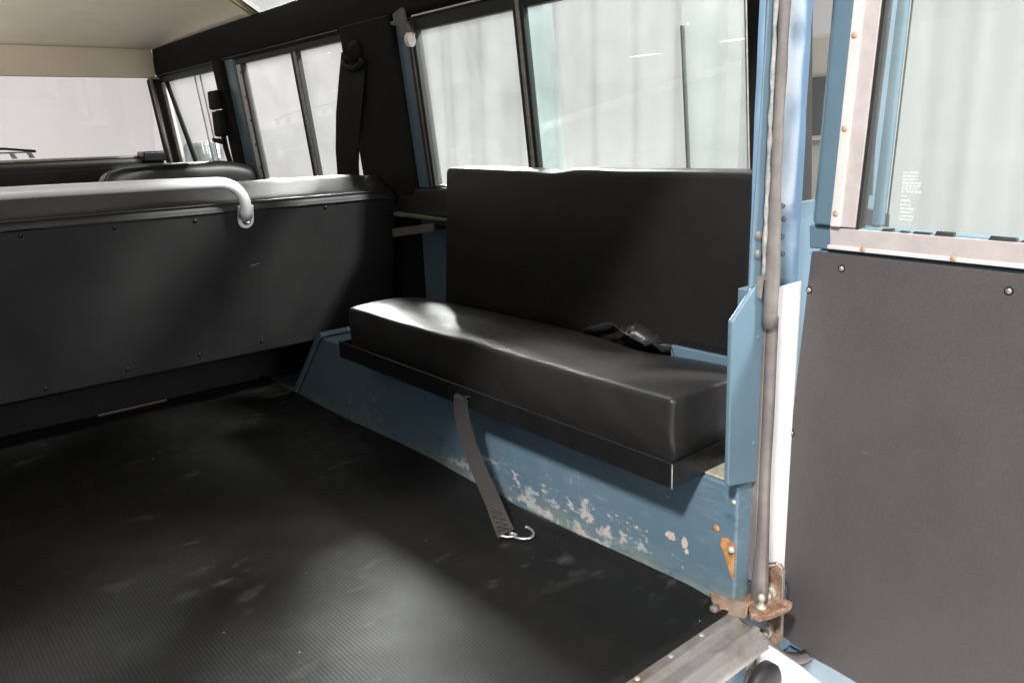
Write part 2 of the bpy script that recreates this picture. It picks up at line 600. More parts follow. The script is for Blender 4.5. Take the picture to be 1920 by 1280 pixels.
def empty(name, loc, label, cat, group=None):
    o = bpy.data.objects.new(name, None)
    o.empty_display_size = 0.1
    C.objects.link(o)
    o.location = loc
    return tag(o, label, cat, group)


def dup(src, name, delta, parent):
    o = src.copy()
    o.name = name
    C.objects.link(o)
    o.parent = parent
    o.location = Vector(src.location) + Vector(delta)
    return o


def wx(z):
    """inner face of the side windows (they lean inwards towards the roof)"""
    return 0.70 + (0.80 - z) * 0.10


def wslab(mb, y0, y1, z0, z1, a, b, sgn=1):
    """upright piece lying along the leaning window plane, a..b = offsets outwards"""
    mb.hexa([(sgn * (wx(z0) + a), y0, z0), (sgn * (wx(z0) + b), y0, z0), (sgn * (wx(z0) + b), y1, z0), (sgn * (wx(z0) + a), y1, z0)],
            [(sgn * (wx(z1) + a), y0, z1), (sgn * (wx(z1) + b), y0, z1), (sgn * (wx(z1) + b), y1, z1), (sgn * (wx(z1) + a), y1, z1)])
    return mb


def screw(parent, p, n, r=0.0032, name='screw', mat=None, h=0.002):
    mb = MB()
    mb.lathe(p, n, [(-0.001, r * 1.0), (h * 0.35, r), (h * 0.85, r * 0.7), (h, r * 0.3)], 10)
    return mb.build(name, mat or M['steel_dull'], parent, smooth=True)


# ================================================================== SETTING
mb = MB()
mb.box((-9, -9, -0.80), (12, 12, -0.76))
tag(mb.build('ground', M['floor']), kind='structure')

wall = empty('wall', (0, 6.2, -0.76), 'plain white showroom wall far ahead beyond the windscreen', 'wall')
mb = MB()
mb.box((-7, 6.2, -0.76), (6.0, 6.35, 3.4))
mb.build('wall_face', M['wall'], wall)
mb = MB()
mb.box((-7, 6.18, -0.76), (6.0, 6.199, -0.66))
mb.build('skirting', M['galv'], wall)


def fold_wall(name, y0, y1, label):
    root = empty(name, (3.6, (y0 + y1) / 2, -0.76), label, 'curtain', 'pale curtains along the showroom side')
    mb = MB()
    nu = int((y1 - y0) / 0.02)

    def f(u, v):
        y = y0 + (y1 - y0) * u
        ph = y * 17 + 1.2 * math.sin(y * 2.3)
        x = 3.62 + (0.020 * math.sin(ph) + 0.007 * math.sin(ph * 2.1 + 1.0)) * (1.0 if y > 1.7 else 2.2) + 0.012 * math.sin(y * 5.1)
        return (x + 0.02 * v * math.sin(y * 3.1), y, -0.74 + 3.9 * v)
    mb.grid(f, nu, 6)
    mb.build('cloth', M['curtain'], root, smooth=True)
    mb = MB()
    mb.tube([(3.62, y0, 3.18), (3.62, y1, 3.18)], 0.018, 10)
    mb.build('curtain_rail', M['steel_dull'], root, smooth=True)
    return root


fold_wall('curtain', 2.2, 6.1, 'pale grey hanging curtain beyond the side windows, with soft vertical folds')
fold_wall('curtain', -3.0, 1.63, 'pale curtain seen greenish through the open rear door glass')
post = empty('wall_post', (3.6, 2.16, -0.76), 'narrow white post between the curtain and the parked ivory car', 'post')
mb = MB()
mb.box((3.52, 2.10, -0.76), (3.68, 2.195, 3.2))
mb.build('shaft', M['wall'], post, 0.006)
mb = MB()
mb.box((3.50, 2.08, -0.76), (3.70, 2.215, -0.70))
mb.build('foot_plate', M['galv'], post, 0.004)

# parked car glimpsed through the rear corner window
pc = empty('parked_car', (5.4, 2.4, -0.76), 'ivory parked car glimpsed between the rear pillar and open door', 'car')


def car_body():
    prof = [(-2.1, -0.45), (2.1, -0.45), (2.15, 0.05), (2.0, 0.46), (-2.0, 0.50), (-2.15, 0.2)]
    mb = MB()
    mb.prism(prof, lambda u, v, d: (5.4 + d, 2.4 + u, v), -0.82, 0.82)
    mb.build('body', M['car_white'], pc, 0.06, seg=3)
    mb = MB()
    gp = [(-1.7, 0.49), (1.2, 0.47), (0.85, 0.84), (-1.6, 0.86)]
    mb.prism(gp, lambda u, v, d: (5.4 + d * (1 - 0.16 * (v - 0.48) / 0.4), 2.4 + u, v), -0.74, 0.74)
    mb.build('window', M['dark_glass'], pc, 0.01)
    mb = MB()
    mb.prism([(-1.64, 0.855), (0.90, 0.84), (0.80, 1.10), (-1.5, 1.12)], lambda u, v, d: (5.4 + d, 2.4 + u, v), -0.66, 0.66)
    mb.build('roof', M['car_white'], pc, 0.03, seg=3)
    mb = MB()
    mb.box((4.54, 0.5, 0.43), (4.575, 4.3, 0.455))
    mb.build('chrome_strip', M['chrome'], pc, 0.005)
    for yy in (1.05, 3.75):
        for xx in (4.66, 6.14):
            mb = MB()
            mb.lathe((xx - 0.09, yy, -0.44), (1, 0, 0), [(0, 0.22), (0.01, 0.30), (0.04, 0.32), (0.14, 0.32), (0.17, 0.30), (0.18, 0.22)], 24)
            w = mb.build('wheel', M['rubber'], pc, smooth=True)
            mb = MB()
            mb.lathe((xx - 0.10, yy, -0.44), (1, 0, 0), [(0, 0.05), (0.012, 0.19), (0.03, 0.20)], 20)
            mb.build('hub_cap', M['chrome'], w, smooth=True)
    for yy in (0.30, 4.46):
        mb = MB()
        mb.box((4.62, yy, -0.36), (6.18, yy + 0.06, -0.26))
        mb.build('bumper', M['chrome'], pc, 0.015)


car_body()

# ================================================================== VEHICLE SHELL
V = empty('off_road_vehicle', (0, 0, -0.76), 'old blue off-road wagon seen from its open rear doorway', 'car')

mb = MB()
mb.box((-0.75, -0.018, -0.045), (0.75, 2.6, -0.004))
mb.build('load_floor', M['blue'], V)
# thin bright strip at the front end of the load floor
mb = MB()
mb.box((0.08, 1.3445, -0.003), (0.225, 1.347, 0.0048))
mb.build('floor_strip', M['seal_dark'], V)

for sg in (1, -1):
    # wheel box: sloping front end, rolled top edge, folded end flange
    mb = MB()
    prof = [(-0.008, -0.004), (1.172, -0.004), (1.022, 0.152), (1.012, 0.160), (-0.008, 0.160)]
    mb.prism(prof, lambda u, v, d: (sg * d, u, v), 0.46, 0.752)
    mb.build('wheel_box', M['blue_worn'], V, 0.004, seg=3)
    mb = MB()
    mb.prism([(1.1735, 0.0), (1.190, 0.0), (1.036, 0.163), (1.020, 0.172), (1.012, 0.163), (1.024, 0.155)], lambda u, v, d: (sg * d, u, v), 0.4585, 0.745)
    mb.build('end_flange', M['blue_worn'], V, 0.0015)
    if sg == 1:
        mb = MB()
        mb.tube([(0.4582, 1.1725, 0.003), (0.4582, 1.024, 0.1545), (0.4600, 1.013, 0.1625), (0.47, 1.0125, 0.1630)], 0.0008, 5)
        mb.build('worn_fold', M['sealant'], V)
    # side panels (inner) under the waist
    mb = MB()
    mb.box((sg * 0.7525, -0.006, -0.3), (sg * 0.80, 1.05, 0.410))
    mb.build('side_panel', M['blue'], V)
    mb = MB()
    mb.box((sg * 0.7525, 1.05, -0.3), (sg * 0.80, 2.66, 0.410))
    mb.build('side_panel', M['plush'], V)
    # waist capping: dark ledge under the glass
    mb = MB()
    mb.prism([(0.715, 0.395), (0.80, 0.395), (0.80, 0.440), (0.734, 0.4535), (0.727, 0.450), (0.722, 0.414)], lambda u, v, d: (sg * u, d, v), 0.0, 2.72)
    mb.build('waist_capping', M['vinyl_dull'], V, 0.003)
    # roof rail trim
    mb = MB()
    mb.prism([(0.700, 0.806), (0.7125, 0.802), (0.745, 0.806), (0.745, 0.90), (0.70, 0.902), (0.695, 0.895), (0.694, 0.815)], lambda u, v, d: (sg * u, d, v), 0.02, 2.62)
    mb.build('roof_rail', M['plush'], V, 0.004)
    mb = MB()
    mb.prism([(0.6925, 0.8055), (0.701, 0.7985), (0.703, 0.801), (0.6945, 0.809)], lambda u, v, d: (sg * u, d, v), 1.26, 2.60)
    mb.build('rail_piping', M['vinyl'], V, 0.001)
    # pillars
    mb = MB()
    wslab(mb, 1.03, 1.245, 0.405, 0.812, -0.012, 0.028, sg)
    mb.build('pillar', M['plush'], V, 0.006, seg=3)
    mb = MB()
    wslab(mb, 1.975, 2.045, 0.40, 0.81, -0.015, 0.03, sg)
    mb.build('pillar', M['plush'], V, 0.010, seg=3)
    mb = MB()
    wslab(mb, 1.90, 1.974, 0.40, 0.808, -0.003, 0.028, sg)
    mb.build('pillar_face', M['blue'], V, 0.006)
    mb = MB()
    wslab(mb, 2.60, 2.66, 0.44, 0.80, -0.028, 0.02, sg)
    mb.build('windscreen_pillar', M['plush'], V, 0.010, seg=3)
    mb = MB()
    mb.tube([(sg * (wx(0.44) - 0.028), 2.596, 0.44), (sg * (wx(0.795) - 0.028), 2.596, 0.795)], 0.006, 10)
    mb.build('pillar_tube', M['steel_dull'], V, smooth=True)

# ---- rear side window (right), sliding panes
def window(y0, y1, sg, names):
    pass


win = MB()
wslab(win, 0.985, 1.028, 0.452, 0.802, 0.002, 0.022)
rw = win.build('window_frame', M['blue'], V, 0.003, label='rear side window frame with sliding panes')
mb = MB()
wslab(mb, 0.958, 0.9845, 0.452, 0.800, -0.001, 0.02)
mb.build('rubber_channel', M['rubber'], rw, 0.002)
mb = MB()
wslab(mb, 0.9665, 0.9705, 0.455, 0.79, -0.003, -0.0012)
mb.build('channel_bead', M['seal_dark'], rw)
mb = MB()
wslab(mb, 0.15, 0.9575, 0.772, 0.796, 0.003, 0.02)
mb.build('rubber_channel', M['rubber'], rw, 0.002)
mb = MB()
wslab(mb, 0.15, 0.955, 0.7965, 0.8005, -0.004, 0.016)
mb.build('bright_strip', M['steel'], rw, 0.001)
mb = MB()
wslab(mb, 0.14, 0.9575, 0.4545, 0.4595, 0.001, 0.02)
mb.build('lower_channel', M['steel_dull'], rw, 0.001)
mb = MB()
wslab(mb, 0.580, 0.9575, 0.459, 0.772, 0.0085, 0.0115)
pane1 = mb.build('glass', M['glass'], rw)
mb = MB()
wslab(mb, 0.185, 0.645, 0.459, 0.772, 0.0145, 0.0175)
mb.build('glass', M['glass'], rw)
mb = MB()
wslab(mb, 0.568, 0.632, 0.459, 0.772, 0.0195, 0.0215)
mb.build('glass', M['glass_overlap'], rw, label='dark green strip where panes overlap')
mb = MB()
wslab(mb, 0.185, 0.294, 0.459, 0.772, 0.0195, 0.0215)
mb.build('glass', M['glass_tint'], rw, label='greenish rearmost pane')
mb = MB()
wslab(mb, 0.294, 0.2975, 0.459, 0.705, 0.018, 0.0245)
mb.build('pane_edge', M['rubber'], rw)
mb = MB()
wslab(mb, 0.1835, 0.1855, 0.459, 0.772, 0.014, 0.022)
mb.build('pane_edge', M['steel_dull'], rw)
mb = MB()
wslab(mb, 0.6285, 0.6365, 0.455, 0.79, -0.002, 0.014)
mb.build('divider', M['steel_dull'], rw, 0.001)
mb = MB()
wslab(mb, 0.6372, 0.6455, 0.455, 0.79, -0.001, 0.014)
mb.build('divider', M['rubber'], rw, 0.0015)
mb = MB()
wslab(mb, 0.6200, 0.6278, 0.455, 0.79, 0.001, 0.014)
mb.build('divider', M['rubber'], rw, 0.0015)
mb = MB()
wslab(mb, 0.090, 0.170, 0.44, 0.80, -0.004, 0.024)
mb.build('brush_seal', M['plush'], rw, 0.002)
# the etched glass mark: short illegible rows
rows = [(0.515, 0.010, 0.0042), (0.5075, 0.008, 0.002), (0.5040, 0.009, 0.0018), (0.5005, 0.0095, 0.0014), (0.4975, 0.011, 0.0008), (0.4935, 0.006, 0.002), (0.490, 0.004, 0.0028), (0.4835, 0.007, 0.004), (0.4775, 0.0105, 0.003)]
mb = MB()
for z, w, h in rows:
    yc = 0.9445
    n = 4
    for k in range(n):
        a = yc - w / 2 + w * k / n
        wslab(mb, a, a + w / n * random.uniform(0.55, 0.95), z - h / 2, z + h / 2, 0.0079, 0.0083)
mb.build('etched_mark', M['etch'], pane1)
# latch bracket with roller
mb = MB()
mb.prism([(1.012, 0.810), (0.975, 0.818), (0.975, 0.792), (0.965, 0.786), (0.955, 0.770), (0.962, 0.758), (0.995, 0.760), (1.000, 0.784), (1.024, 0.789), (1.026, 0.796), (1.012, 0.797)], lambda u, v, d: (0.688 + d + (0.80 - v) * 0.1, u, v), 0.0, 0.012)
lt = mb.build('window_latch', M['seal'], rw, 0.003, label='cream grey catch bracket at the window corner')
mb = MB()
mb.tube([(0.689, 0.962, 0.766), (0.691, 0.940, 0.762)], 0.0032, 8)
mb.build('latch_pin', M['steel'], rw, smooth=True)
mb = MB()
mb.lathe((0.682, 0.952, 0.752), (0.35, -0.9, 0), [(0, 0.006), (0.001, 0.0125), (0.006, 0.0125), (0.0062, 0.0138), (0.011, 0.0138), (0.0115, 0.008)], 20)
mb.build('roller', M['galv'], rw, smooth=False, label='round roller stop')

# ---- middle side window
mb = MB()
wslab(mb, 1.245, 1.895, 0.7845, 0.8005, 0.002, 0.022)
mw = mb.build('window_frame', M['rubber'], V, 0.002, label='middle side window frame')
mb = MB()
wslab(mb, 1.868, 1.897, 0.455, 0.784, 0.001, 0.012)
mb.build('frame_strip', M['galv'], mw, 0.001)  # pale material stands in for window glare on this strip
mb = MB()
wslab(mb, 1.852, 1.866, 0.455, 0.784, 0.000, 0.016)
mb.build('frame_strip', M['rubber'], mw, 0.001)
for k in range(5):
    z = 0.49 + k * 0.068
    screw(mw, (wx(z) + 0.0005, 1.872, z), (-1, 0, 0), 0.0045, mat=M['steel_dull'])
mb = MB()
wslab(mb, 1.500, 1.853, 0.458, 0.784, 0.006, 0.009)
mb.build('glass', M['glass'], mw)
mb = MB()
wslab(mb, 1.246, 1.530, 0.458, 0.784, 0.012, 0.015)
mb.build('glass', M['glass'], mw)
for a, b, mm in ((1.5205, 1.5335, 'rubber'), (1.511, 1.5200, 'steel_dull'), (1.499, 1.5015, 'rubber')):
    mb = MB()
    wslab(mb, a, b, 0.456, 0.785, 0.001, 0.014)
    mb.build('divider', M[mm], mw, 0.001)
mb = MB()
wslab(mb, 1.245, 1.895, 0.4525, 0.458, 0.001, 0.02)
mb.build('lower_channel', M['steel_dull'], mw, 0.001)

# ---- front door window
mb = MB()
wslab(mb, 2.045, 2.60, 0.783, 0.801, 0.000, 0.022)
fw = mb.build('window_frame', M['rubber'], V, 0.002, label='front door window frame')
mb = MB()
wslab(mb, 2.560, 2.590, 0.455, 0.783, 0.002, 0.014)
mb.build('frame_strip', M['galv'], fw, 0.001)  # paler than the bare strip, glare put into its colour
for k in range(4):
    z = 0.52 + k * 0.072
    screw(fw, (wx(z) + 0.001, 2.575, z), (-1, 0, 0), 0.004)
mb = MB()
mb.hexa([(wx(0.46), 2.40, 0.46), (wx(0.46) + 0.012, 2.40, 0.46), (wx(0.46) + 0.012, 2.425, 0.46), (wx(0.46), 2.425, 0.46)],
        [(wx(0.783), 2.532, 0.783), (wx(0.783) + 0.012, 2.532, 0.783), (wx(0.783) + 0.012, 2.548, 0.783), (wx(0.783), 2.548, 0.783)])
mb.build('quarter_bar', M['black_matt'], fw, 0.002)
mb = MB()
wslab(mb, 2.046, 2.555, 0.458, 0.783, 0.007, 0.010)
mb.build('glass', M['glass'], fw)
for y in (2.205, 2.255):
    mb = MB()
    wslab(mb, y, y + 0.004, 0.458, 0.783, 0.003, 0.0065)
    mb.build('pane_edge', M['seal_dark'], fw)
mb = MB()
wslab(mb, 2.045, 2.60, 0.452, 0.458, 0.001, 0.02)
mb.build('lower_channel', M['steel_dull'], fw, 0.001)

# ---- left side windows: plain panes so that the cabin is closed
for a, b in ((0.15, 1.03), (1.245, 1.9), (2.045, 2.6)):
    mb = MB()
    wslab(mb, a, b, 0.452, 0.80, 0.006, 0.009, -1)
    mb.build('glass', M['glass'], V)

# ---- roof, headliner and windscreen header
roofp = [(0.700, 0.901), (0.684, 0.925), (0.655, 0.945), (0.60, 0.962), (0.50, 0.976), (0.30, 0.988), (0.0, 0.994)]
full = roofp + [(-x, z) for x, z in roofp[-2::-1]]


def shell(name, mat, prof, y0, y1, th, dz=0.0):
    mb = MB()
    n = len(prof) - 1

    def f(u, v):
        i = min(int(u * n + 1e-6), n - 1)
        t = u * n - i
        x = prof[i][0] + (prof[i + 1][0] - prof[i][0]) * t
        z = prof[i][1] + (prof[i + 1][1] - prof[i][1]) * t
        y = y0 + (y1 - y0) * v
        if y1 > 2.5:
            k = min(1.0, max(0.0, (y - 2.0) / 0.612)) ** 1.6
            z = z * (1 - k) + 0.8985 * k
        return (x, y, z + dz)
    mb.grid(f, n * 2, 24)
    return mb.build(name, mat, V, smooth=True, solid=th)


shell('headliner', M['cream'], full, 1.755, 2.612, 0.006)
flat = [p for p in full if abs(p[0]) <= 0.601]
shell('headliner', M['cream'], flat, 0.06, 1.7535, 0.006)
shell('roof_panel', M['galv'], [(x * 1.08, z + 0.03) for x, z in flat], -0.02, 2.66, 0.004)
for sg in (1, -1):
    # roof-edge skin over the rail with its slit window
    sh = [(sg * x, z) for x, z in roofp[:4]]
    mb = MB()
    mb.prism([(0.704, 0.903), (0.6855, 0.930), (0.690, 0.933), (0.7085, 0.906)], lambda u, v, d: (sg * u, d, v), 1.737, 1.754)
    mb.hexa([(sg * 0.706, 1.735, 0.900), (sg * 0.700, 1.735, 0.9035), (sg * 0.700, 1.754, 0.9035), (sg * 0.706, 1.754, 0.900)],
            [(sg * 0.606, 1.735, 0.960), (sg * 0.600, 1.735, 0.9655), (sg * 0.600, 1.754, 0.9655), (sg * 0.606, 1.754, 0.960)])
    mb.build('headliner_edge', M['cream_dirty'], V, 0.001)
    aw = MB()
    aw.hexa([(sg * 0.708, 1.700, 0.898), (sg * 0.699, 1.700, 0.905), (sg * 0.699, 1.734, 0.905), (sg * 0.708, 1.734, 0.898)],
            [(sg * 0.608, 1.700, 0.962), (sg * 0.600, 1.700, 0.968), (sg * 0.600, 1.734, 0.968), (sg * 0.608, 1.734, 0.962)])
    fr = aw.build('roof_window', M['cream_dirty'], V, 0.002, label='slit window in the curved roof edge')
    mb = MB()
    mb.hexa([(sg * 0.705, 1.690, 0.898), (sg * 0.695, 1.690, 0.903), (sg * 0.695, 1.699, 0.903), (sg * 0.705, 1.699, 0.898)],
            [(sg * 0.605, 1.690, 0.960), (sg * 0.598, 1.690, 0.966), (sg * 0.598, 1.699, 0.966), (sg * 0.605, 1.699, 0.960)])
    mb.build('rubber_seal', M['rubber'], fr)
    mb = MB()
    mb.hexa([(sg * 0.712, 0.40, 0.899), (sg * 0.708, 0.40, 0.902), (sg * 0.708, 1.700, 0.902), (sg * 0.712, 1.700, 0.899)],
            [(sg * 0.612, 0.40, 0.962), (sg * 0.608, 0.40, 0.966), (sg * 0.608, 1.700, 0.966), (sg * 0.612, 1.700, 0.962)])
    mb.build('glass', M['glass'], fr)
    mb = MB()
    mb.hexa([(sg * 0.712, -0.01, 0.899), (sg * 0.70, -0.01, 0.905), (sg * 0.70, 0.398, 0.905), (sg * 0.712, 0.398, 0.899)],
            [(sg * 0.612, -0.01, 0.962), (sg * 0.600, -0.01, 0.972), (sg * 0.600, 0.398, 0.972), (sg * 0.612, 0.398, 0.962)])
    mb.build('roof_edge', M['cream'], V)
# ceiling seam buttons and seam bead
mb = MB()
mb.tube([(x, 2.606, 0.8985) for x in (-0.69, 0.0, 0.69)], 0.0025, 8)
mb.build('seam_bead', M['cream_dirty'], V, smooth=True)
mb = MB()
mb.prism([(2.604, 0.800), (2.630, 0.800), (2.640, 0.905), (2.612, 0.905)], lambda u, v, d: (d, u, v), -0.70, 0.6935)
mb.build('header_panel', M['cream'], V, 0.004)
mb = MB()
mb.box((0.674, 2.592, 0.795), (0.712, 2.640, 0.803))
mb.build('header_clip', M['cream_dirty'], V, 0.002)

# windscreen, dash and what lies just outside it
mb = MB()
mb.hexa([(-0.68, 2.665, 0.50), (0.67, 2.665, 0.50), (0.67, 2.669, 0.50), (-0.68, 2.669, 0.50)], [(-0.69, 2.632, 0.80), (0.68, 2.632, 0.80), (0.68, 2.636, 0.80), (-0.69, 2.636, 0.80)])
mb.build('windscreen', M['glass_front'], V)
mb = MB()
mb.prism([(2.58, 0.44), (2.70, 0.40), (2.70, 0.520), (2.655, 0.527), (2.59, 0.518), (2.575, 0.50)], lambda u, v, d: (d, u, v), -0.72, 0.675)
dash = mb.build('dashboard', M['vinyl_dull'], V, 0.006)
mb = MB()
mb.prism([(2.645, 0.528), (2.672, 0.526), (2.672, 0.537), (2.650, 0.536)], lambda u, v, d: (d, u, v), -0.70, 0.668)
mb.build('dash_lip', M['steel_dull'], dash, 0.002)
mb = MB()
mb.box((0.60, 2.56, 0.512), (0.678, 2.645, 0.548))
mb.build('demister_cover', M['black'], dash, 0.006)
mb = MB()
mb.prism([(2.60, -0.02), (2.66, -0.02), (2.66, 0.44), (2.60, 0.44)], lambda u, v, d: (d, u, v), -0.75, 0.75)
mb.build('bulkhead', M['black_matt'], V)
mb = MB()
mb.rbox((-0.70, 2.70, 0.20), (0.70, 3.7, 0.512), 0.04, (16, 12, 4), lambda p: Vector((p.x, p.y, p.z - 0.05 * max(0, p.y - 2.8))))
mb.build('bonnet', M['blue'], V, smooth=True)
for sg in (1, -1):
    mb = MB()
    mb.rbox((min(sg * 0.70, sg * 0.86), 2.9, 0.05), (max(sg * 0.70, sg * 0.86), 3.75, 0.36), 0.03, (4, 8, 4))
    mb.build('front_wing', M['blue'], V, smooth=True)
vent = MB()
vent.hexa([(-0.35, 2.70, 0.560), (0.295, 2.70, 0.560), (0.295, 2.725, 0.558), (-0.35, 2.725, 0.558)], [(-0.35, 2.70, 0.566), (0.290, 2.70, 0.563), (0.290, 2.725, 0.561), (-0.35, 2.725, 0.564)])
vt = vent.build('scuttle_vent', M['steel_dull'], V, 0.001)
for k in range(12):
    x = -0.30 + k * 0.052
    mb = MB()
    mb.hexa([(x, 2.702, 0.540), (x + 0.015, 2.702, 0.540), (x + 0.015, 2.715, 0.540), (x, 2.715, 0.540)], [(x - 0.008, 2.702, 0.560), (x + 0.005, 2.702, 0.560), (x + 0.005, 2.715, 0.560), (x - 0.008, 2.715, 0.560)])
    mb.build('vent_rib', M['steel_dull'], vt)
mb = MB()
mb.tube([(-0.30, 2.695, 0.575), (0.20, 2.695, 0.574), (0.29, 2.695, 0.563)], 0.004, 8)
mb.build('wiper', M['black_matt'], V, smooth=True)

# outside door mirror, facing back towards the cabin
pts = []
for k in range(40):
    a = 2 * math.pi * k / 40
    ca, sa = math.cos(a), math.sin(a)
    e = 0.5
    pts.append((0.935 + 0.076 * math.copysign(abs(ca) ** e, ca), 0.495 + 0.086 * math.copysign(abs(sa) ** e, sa)))


def tilt(u, v, d):
    return (u, 2.90 + d - (u - 0.935) * 0.22, v)


ring = MB()
ring.prism(pts, tilt, 0.0, 0.03)
mirr = ring.build('door_mirror', M['steel_dull'], V, 0.008, label='chrome framed outside mirror')
mo = MB()
mo.prism([(0.935 + (a - 0.935) * 0.90, 0.495 + (b - 0.495) * 0.91) for a, b in pts], tilt, -0.003, -0.0005)
mo.build('mirror_glass', M['mirror'], mirr)
mb = MB()
mb.tube([(1.00, 2.905, 0.577), (0.90, 2.60, 0.600), (0.78, 2.33, 0.622)], 0.006, 8)
mb.build('mirror_arm', M['steel_dull'], mirr, smooth=True)

# ================================================================== REAR RIGHT PILLAR AND CORNER
yb = -0.012
mb = MB()
mb.prism([(0.4605, 0.392), (0.4842, 0.392), (0.4905, 0.905), (0.4830, 0.905), (0.4745, 0.68)], lambda u, v, d: (u, d, v), yb, yb + 0.0022)
rp = mb.build('rear_pillar', M['blue'], V, 0.003, label='blue rear pillar beside the doorway')
mb = MB()
mb.prism([(0.4315, 0.176), (0.4340, 0.1715), (0.4875, 0.160), (0.4875, 0.395), (0.472, 0.395), (0.4285, 0.361)], lambda u, v, d: (u, d, v), yb - 0.002, yb + 0.004)
mb.build('gusset_plate', M['blue'], rp, 0.0015)
mb = MB()
mb.box((0.462, yb + 0.0045, 0.1625), (0.4860, 0.004, 0.390))
mb.build('lower_post', M['blue'], rp, 0.002)
# wheel box end plate reaching to the pillar foot
mb = MB()
mb.box((0.4930, -0.0095, 0.02), (0.4960, 0.004, 0.905))
mb.build('flange', M['blue'], rp, 0.001)
mb = MB()
pts = [(0.4835 - 0.0025 * (1 - i / 42) + 0.0006 * math.sin(i * 1.7), yb - 0.003, 0.40 + i * 0.012) for i in range(42)]
mb.tube(pts, [0.0024 + 0.0007 * math.sin(i * 2.3 + math.sin(i)) for i in range(42)], 6)
mb.build('sealant', M['sealant'], rp, smooth=True)
# soft seal above
mb = MB()
sp, sr = [], []
for i in range(40):
    z = 0.905 - i * (0.905 - 0.345) / 39
    sp.append((0.4885 - 0.0008 * math.sin(i * 0.3), -0.0205, z))
    base = 0.0056
    if z < 0.50:
        base += 0.0026 * min(1, (0.50 - z) / 0.07)
    sr.append(base + 0.0004 * math.sin(i * 1.3))
mb.tube(sp, sr, 16)
mb.build('door_seal', M['seal'], rp, smooth=True, label='faded grey rubber seal with flared end')
mb = MB()
mb.tube([(0.4945 - 0.0005 * math.sin(i * 0.5), -0.0205, 0.356 - i * 0.0112) for i in range(33)], [0.0066] * 20 + [0.0068, 0.007, 0.0073, 0.0076, 0.008, 0.0084, 0.0088, 0.0092, 0.0096, 0.0100, 0.0104, 0.0106, 0.0106], 16)
mb.build('lower_seal', M['seal_dark'], rp, smooth=True)
mb = MB()
mb.box((0.4875, -0.0165, 0.03), (0.4905, -0.006, 0.352))
mb.build('seal_backing', M['seal_dark'], rp, 0.001)
mb = MB()
mb.box((0.5040, -0.0185, 0.22), (0.5085, -0.010, 0.355))
mb.build('seal_lip', M['seal_dark'], rp, 0.001)
mb = MB()
mb.prism([(0.478, 0.398), (0.4925, 0.402), (0.4925, 0.406), (0.474, 0.402), (0.472, 0.380), (0.475, 0.380)], lambda u, v, d: (u, d, v), yb - 0.006, yb + 0.002)
mb.build('retainer_clip', M['seal'], rp)
for z in (0.447, 0.427):
    screw(rp, (0.4725, yb, z), (0, -1, 0), 0.0055, 'rivet', M['seal'], 0.003)
for z in (0.335, 0.21):
    screw(rp, (0.4785, yb - 0.002, z), (0, -1, 0), 0.0026, 'rivet', M['blue'], 0.001)
# rear corner panel, with the narrow corner window beyond it
mb = MB()
mb.box((0.5060, -0.0060, 0.02), (0.5200, 0.006, 0.905))
mb.build('inner_flange', M['blue'], rp, 0.001)
mb = MB()


def capf(u, v):
    x = 0.526 + (0.572 - 0.526) * u
    z = 0.300 + (0.905 - 0.300) * v
    y = 0.0330 - 0.0355 * u - 0.0008 * math.sin(math.pi * u)
    for cz, r, h in ((0.655, 0.022, 0.0016), (0.575, 0.026, 0.0014), (0.47, 0.03, -0.0012)):
        d2 = ((x - 0.552) / r) ** 2 + ((z - cz) / r) ** 2
        y += h * math.exp(-d2 * 1.6)
    y += 0.0010 * noise.noise(Vector((x * 22, z * 13, 0.7)))
    return (x, y, z)


mb.grid(capf, 14, 90)
cp = mb.build('corner_panel', M['blue_gloss_lit'], V, smooth=True, label='glossy dented rear corner capping beside the door hinge')
mb = MB()
mb.box((0.60, 0.020, -0.10), (0.80, 0.026, 0.47))
mb.build('rear_panel', M['blue'], V, 0.002)
mb = MB()
mb.prism([(0.720, 0.47), (0.757, 0.47), (0.735, 0.905), (0.700, 0.905)], lambda u, v, d: (u, d, v), -0.012, -0.004)
mb.build('corner_stile', M['blue'], V, 0.002)
mb = MB()
mb.prism([(0.584, 0.56), (0.592, 0.468), (0.722, 0.468), (0.702, 0.90), (0.584, 0.90)], lambda u, v, d: (u, d + 0.016, v), -0.0072, -0.0055)
mb.build('corner_glass', M['glass_front'], cp)
mb = MB()
mb.box((0.5105, -0.0118, -0.09), (0.566, -0.0090, 0.3845))
mb.build('corner_plate', M['white_gloss'], cp, 0.001)
for x, z in ((0.536, 0.47), (0.540, 0.455), (0.541, 0.415), (0.538, 0.435)):
    screw(cp, (x + 0.015, 0.0085, z), (-0.55, -0.83, 0), 0.003, 'rivet', M['blue'], 0.0012)
# blue bracket on the wheel box top behind the cushion
mb = MB()
mb.box((0.602, 0.06, 0.1605), (0.70, 0.206, 0.262))
bk = mb.build('corner_bracket', M['blue'], V, 0.002, label='blue bracket box behind the cushion')
mb = MB()
mb.box((0.6065, 0.062, 0.2625), (0.70, 0.204, 0.2645))
mb.build('bracket_dark_sheet', M['black'], bk, 0.0005)  # added dark sheet; darkens the top beside its lit front lip
for x, y, r in ((0.640, 0.150, 0.011), (0.645, 0.105, 0.009)):
    mb = MB()
    mb.lathe((x, y, 0.2640), (0, 0, 1), [(0, r), (0.002, r), (0.002, r * 0.6)], 16)
    mb.build('grommet', M['black_matt'], bk)
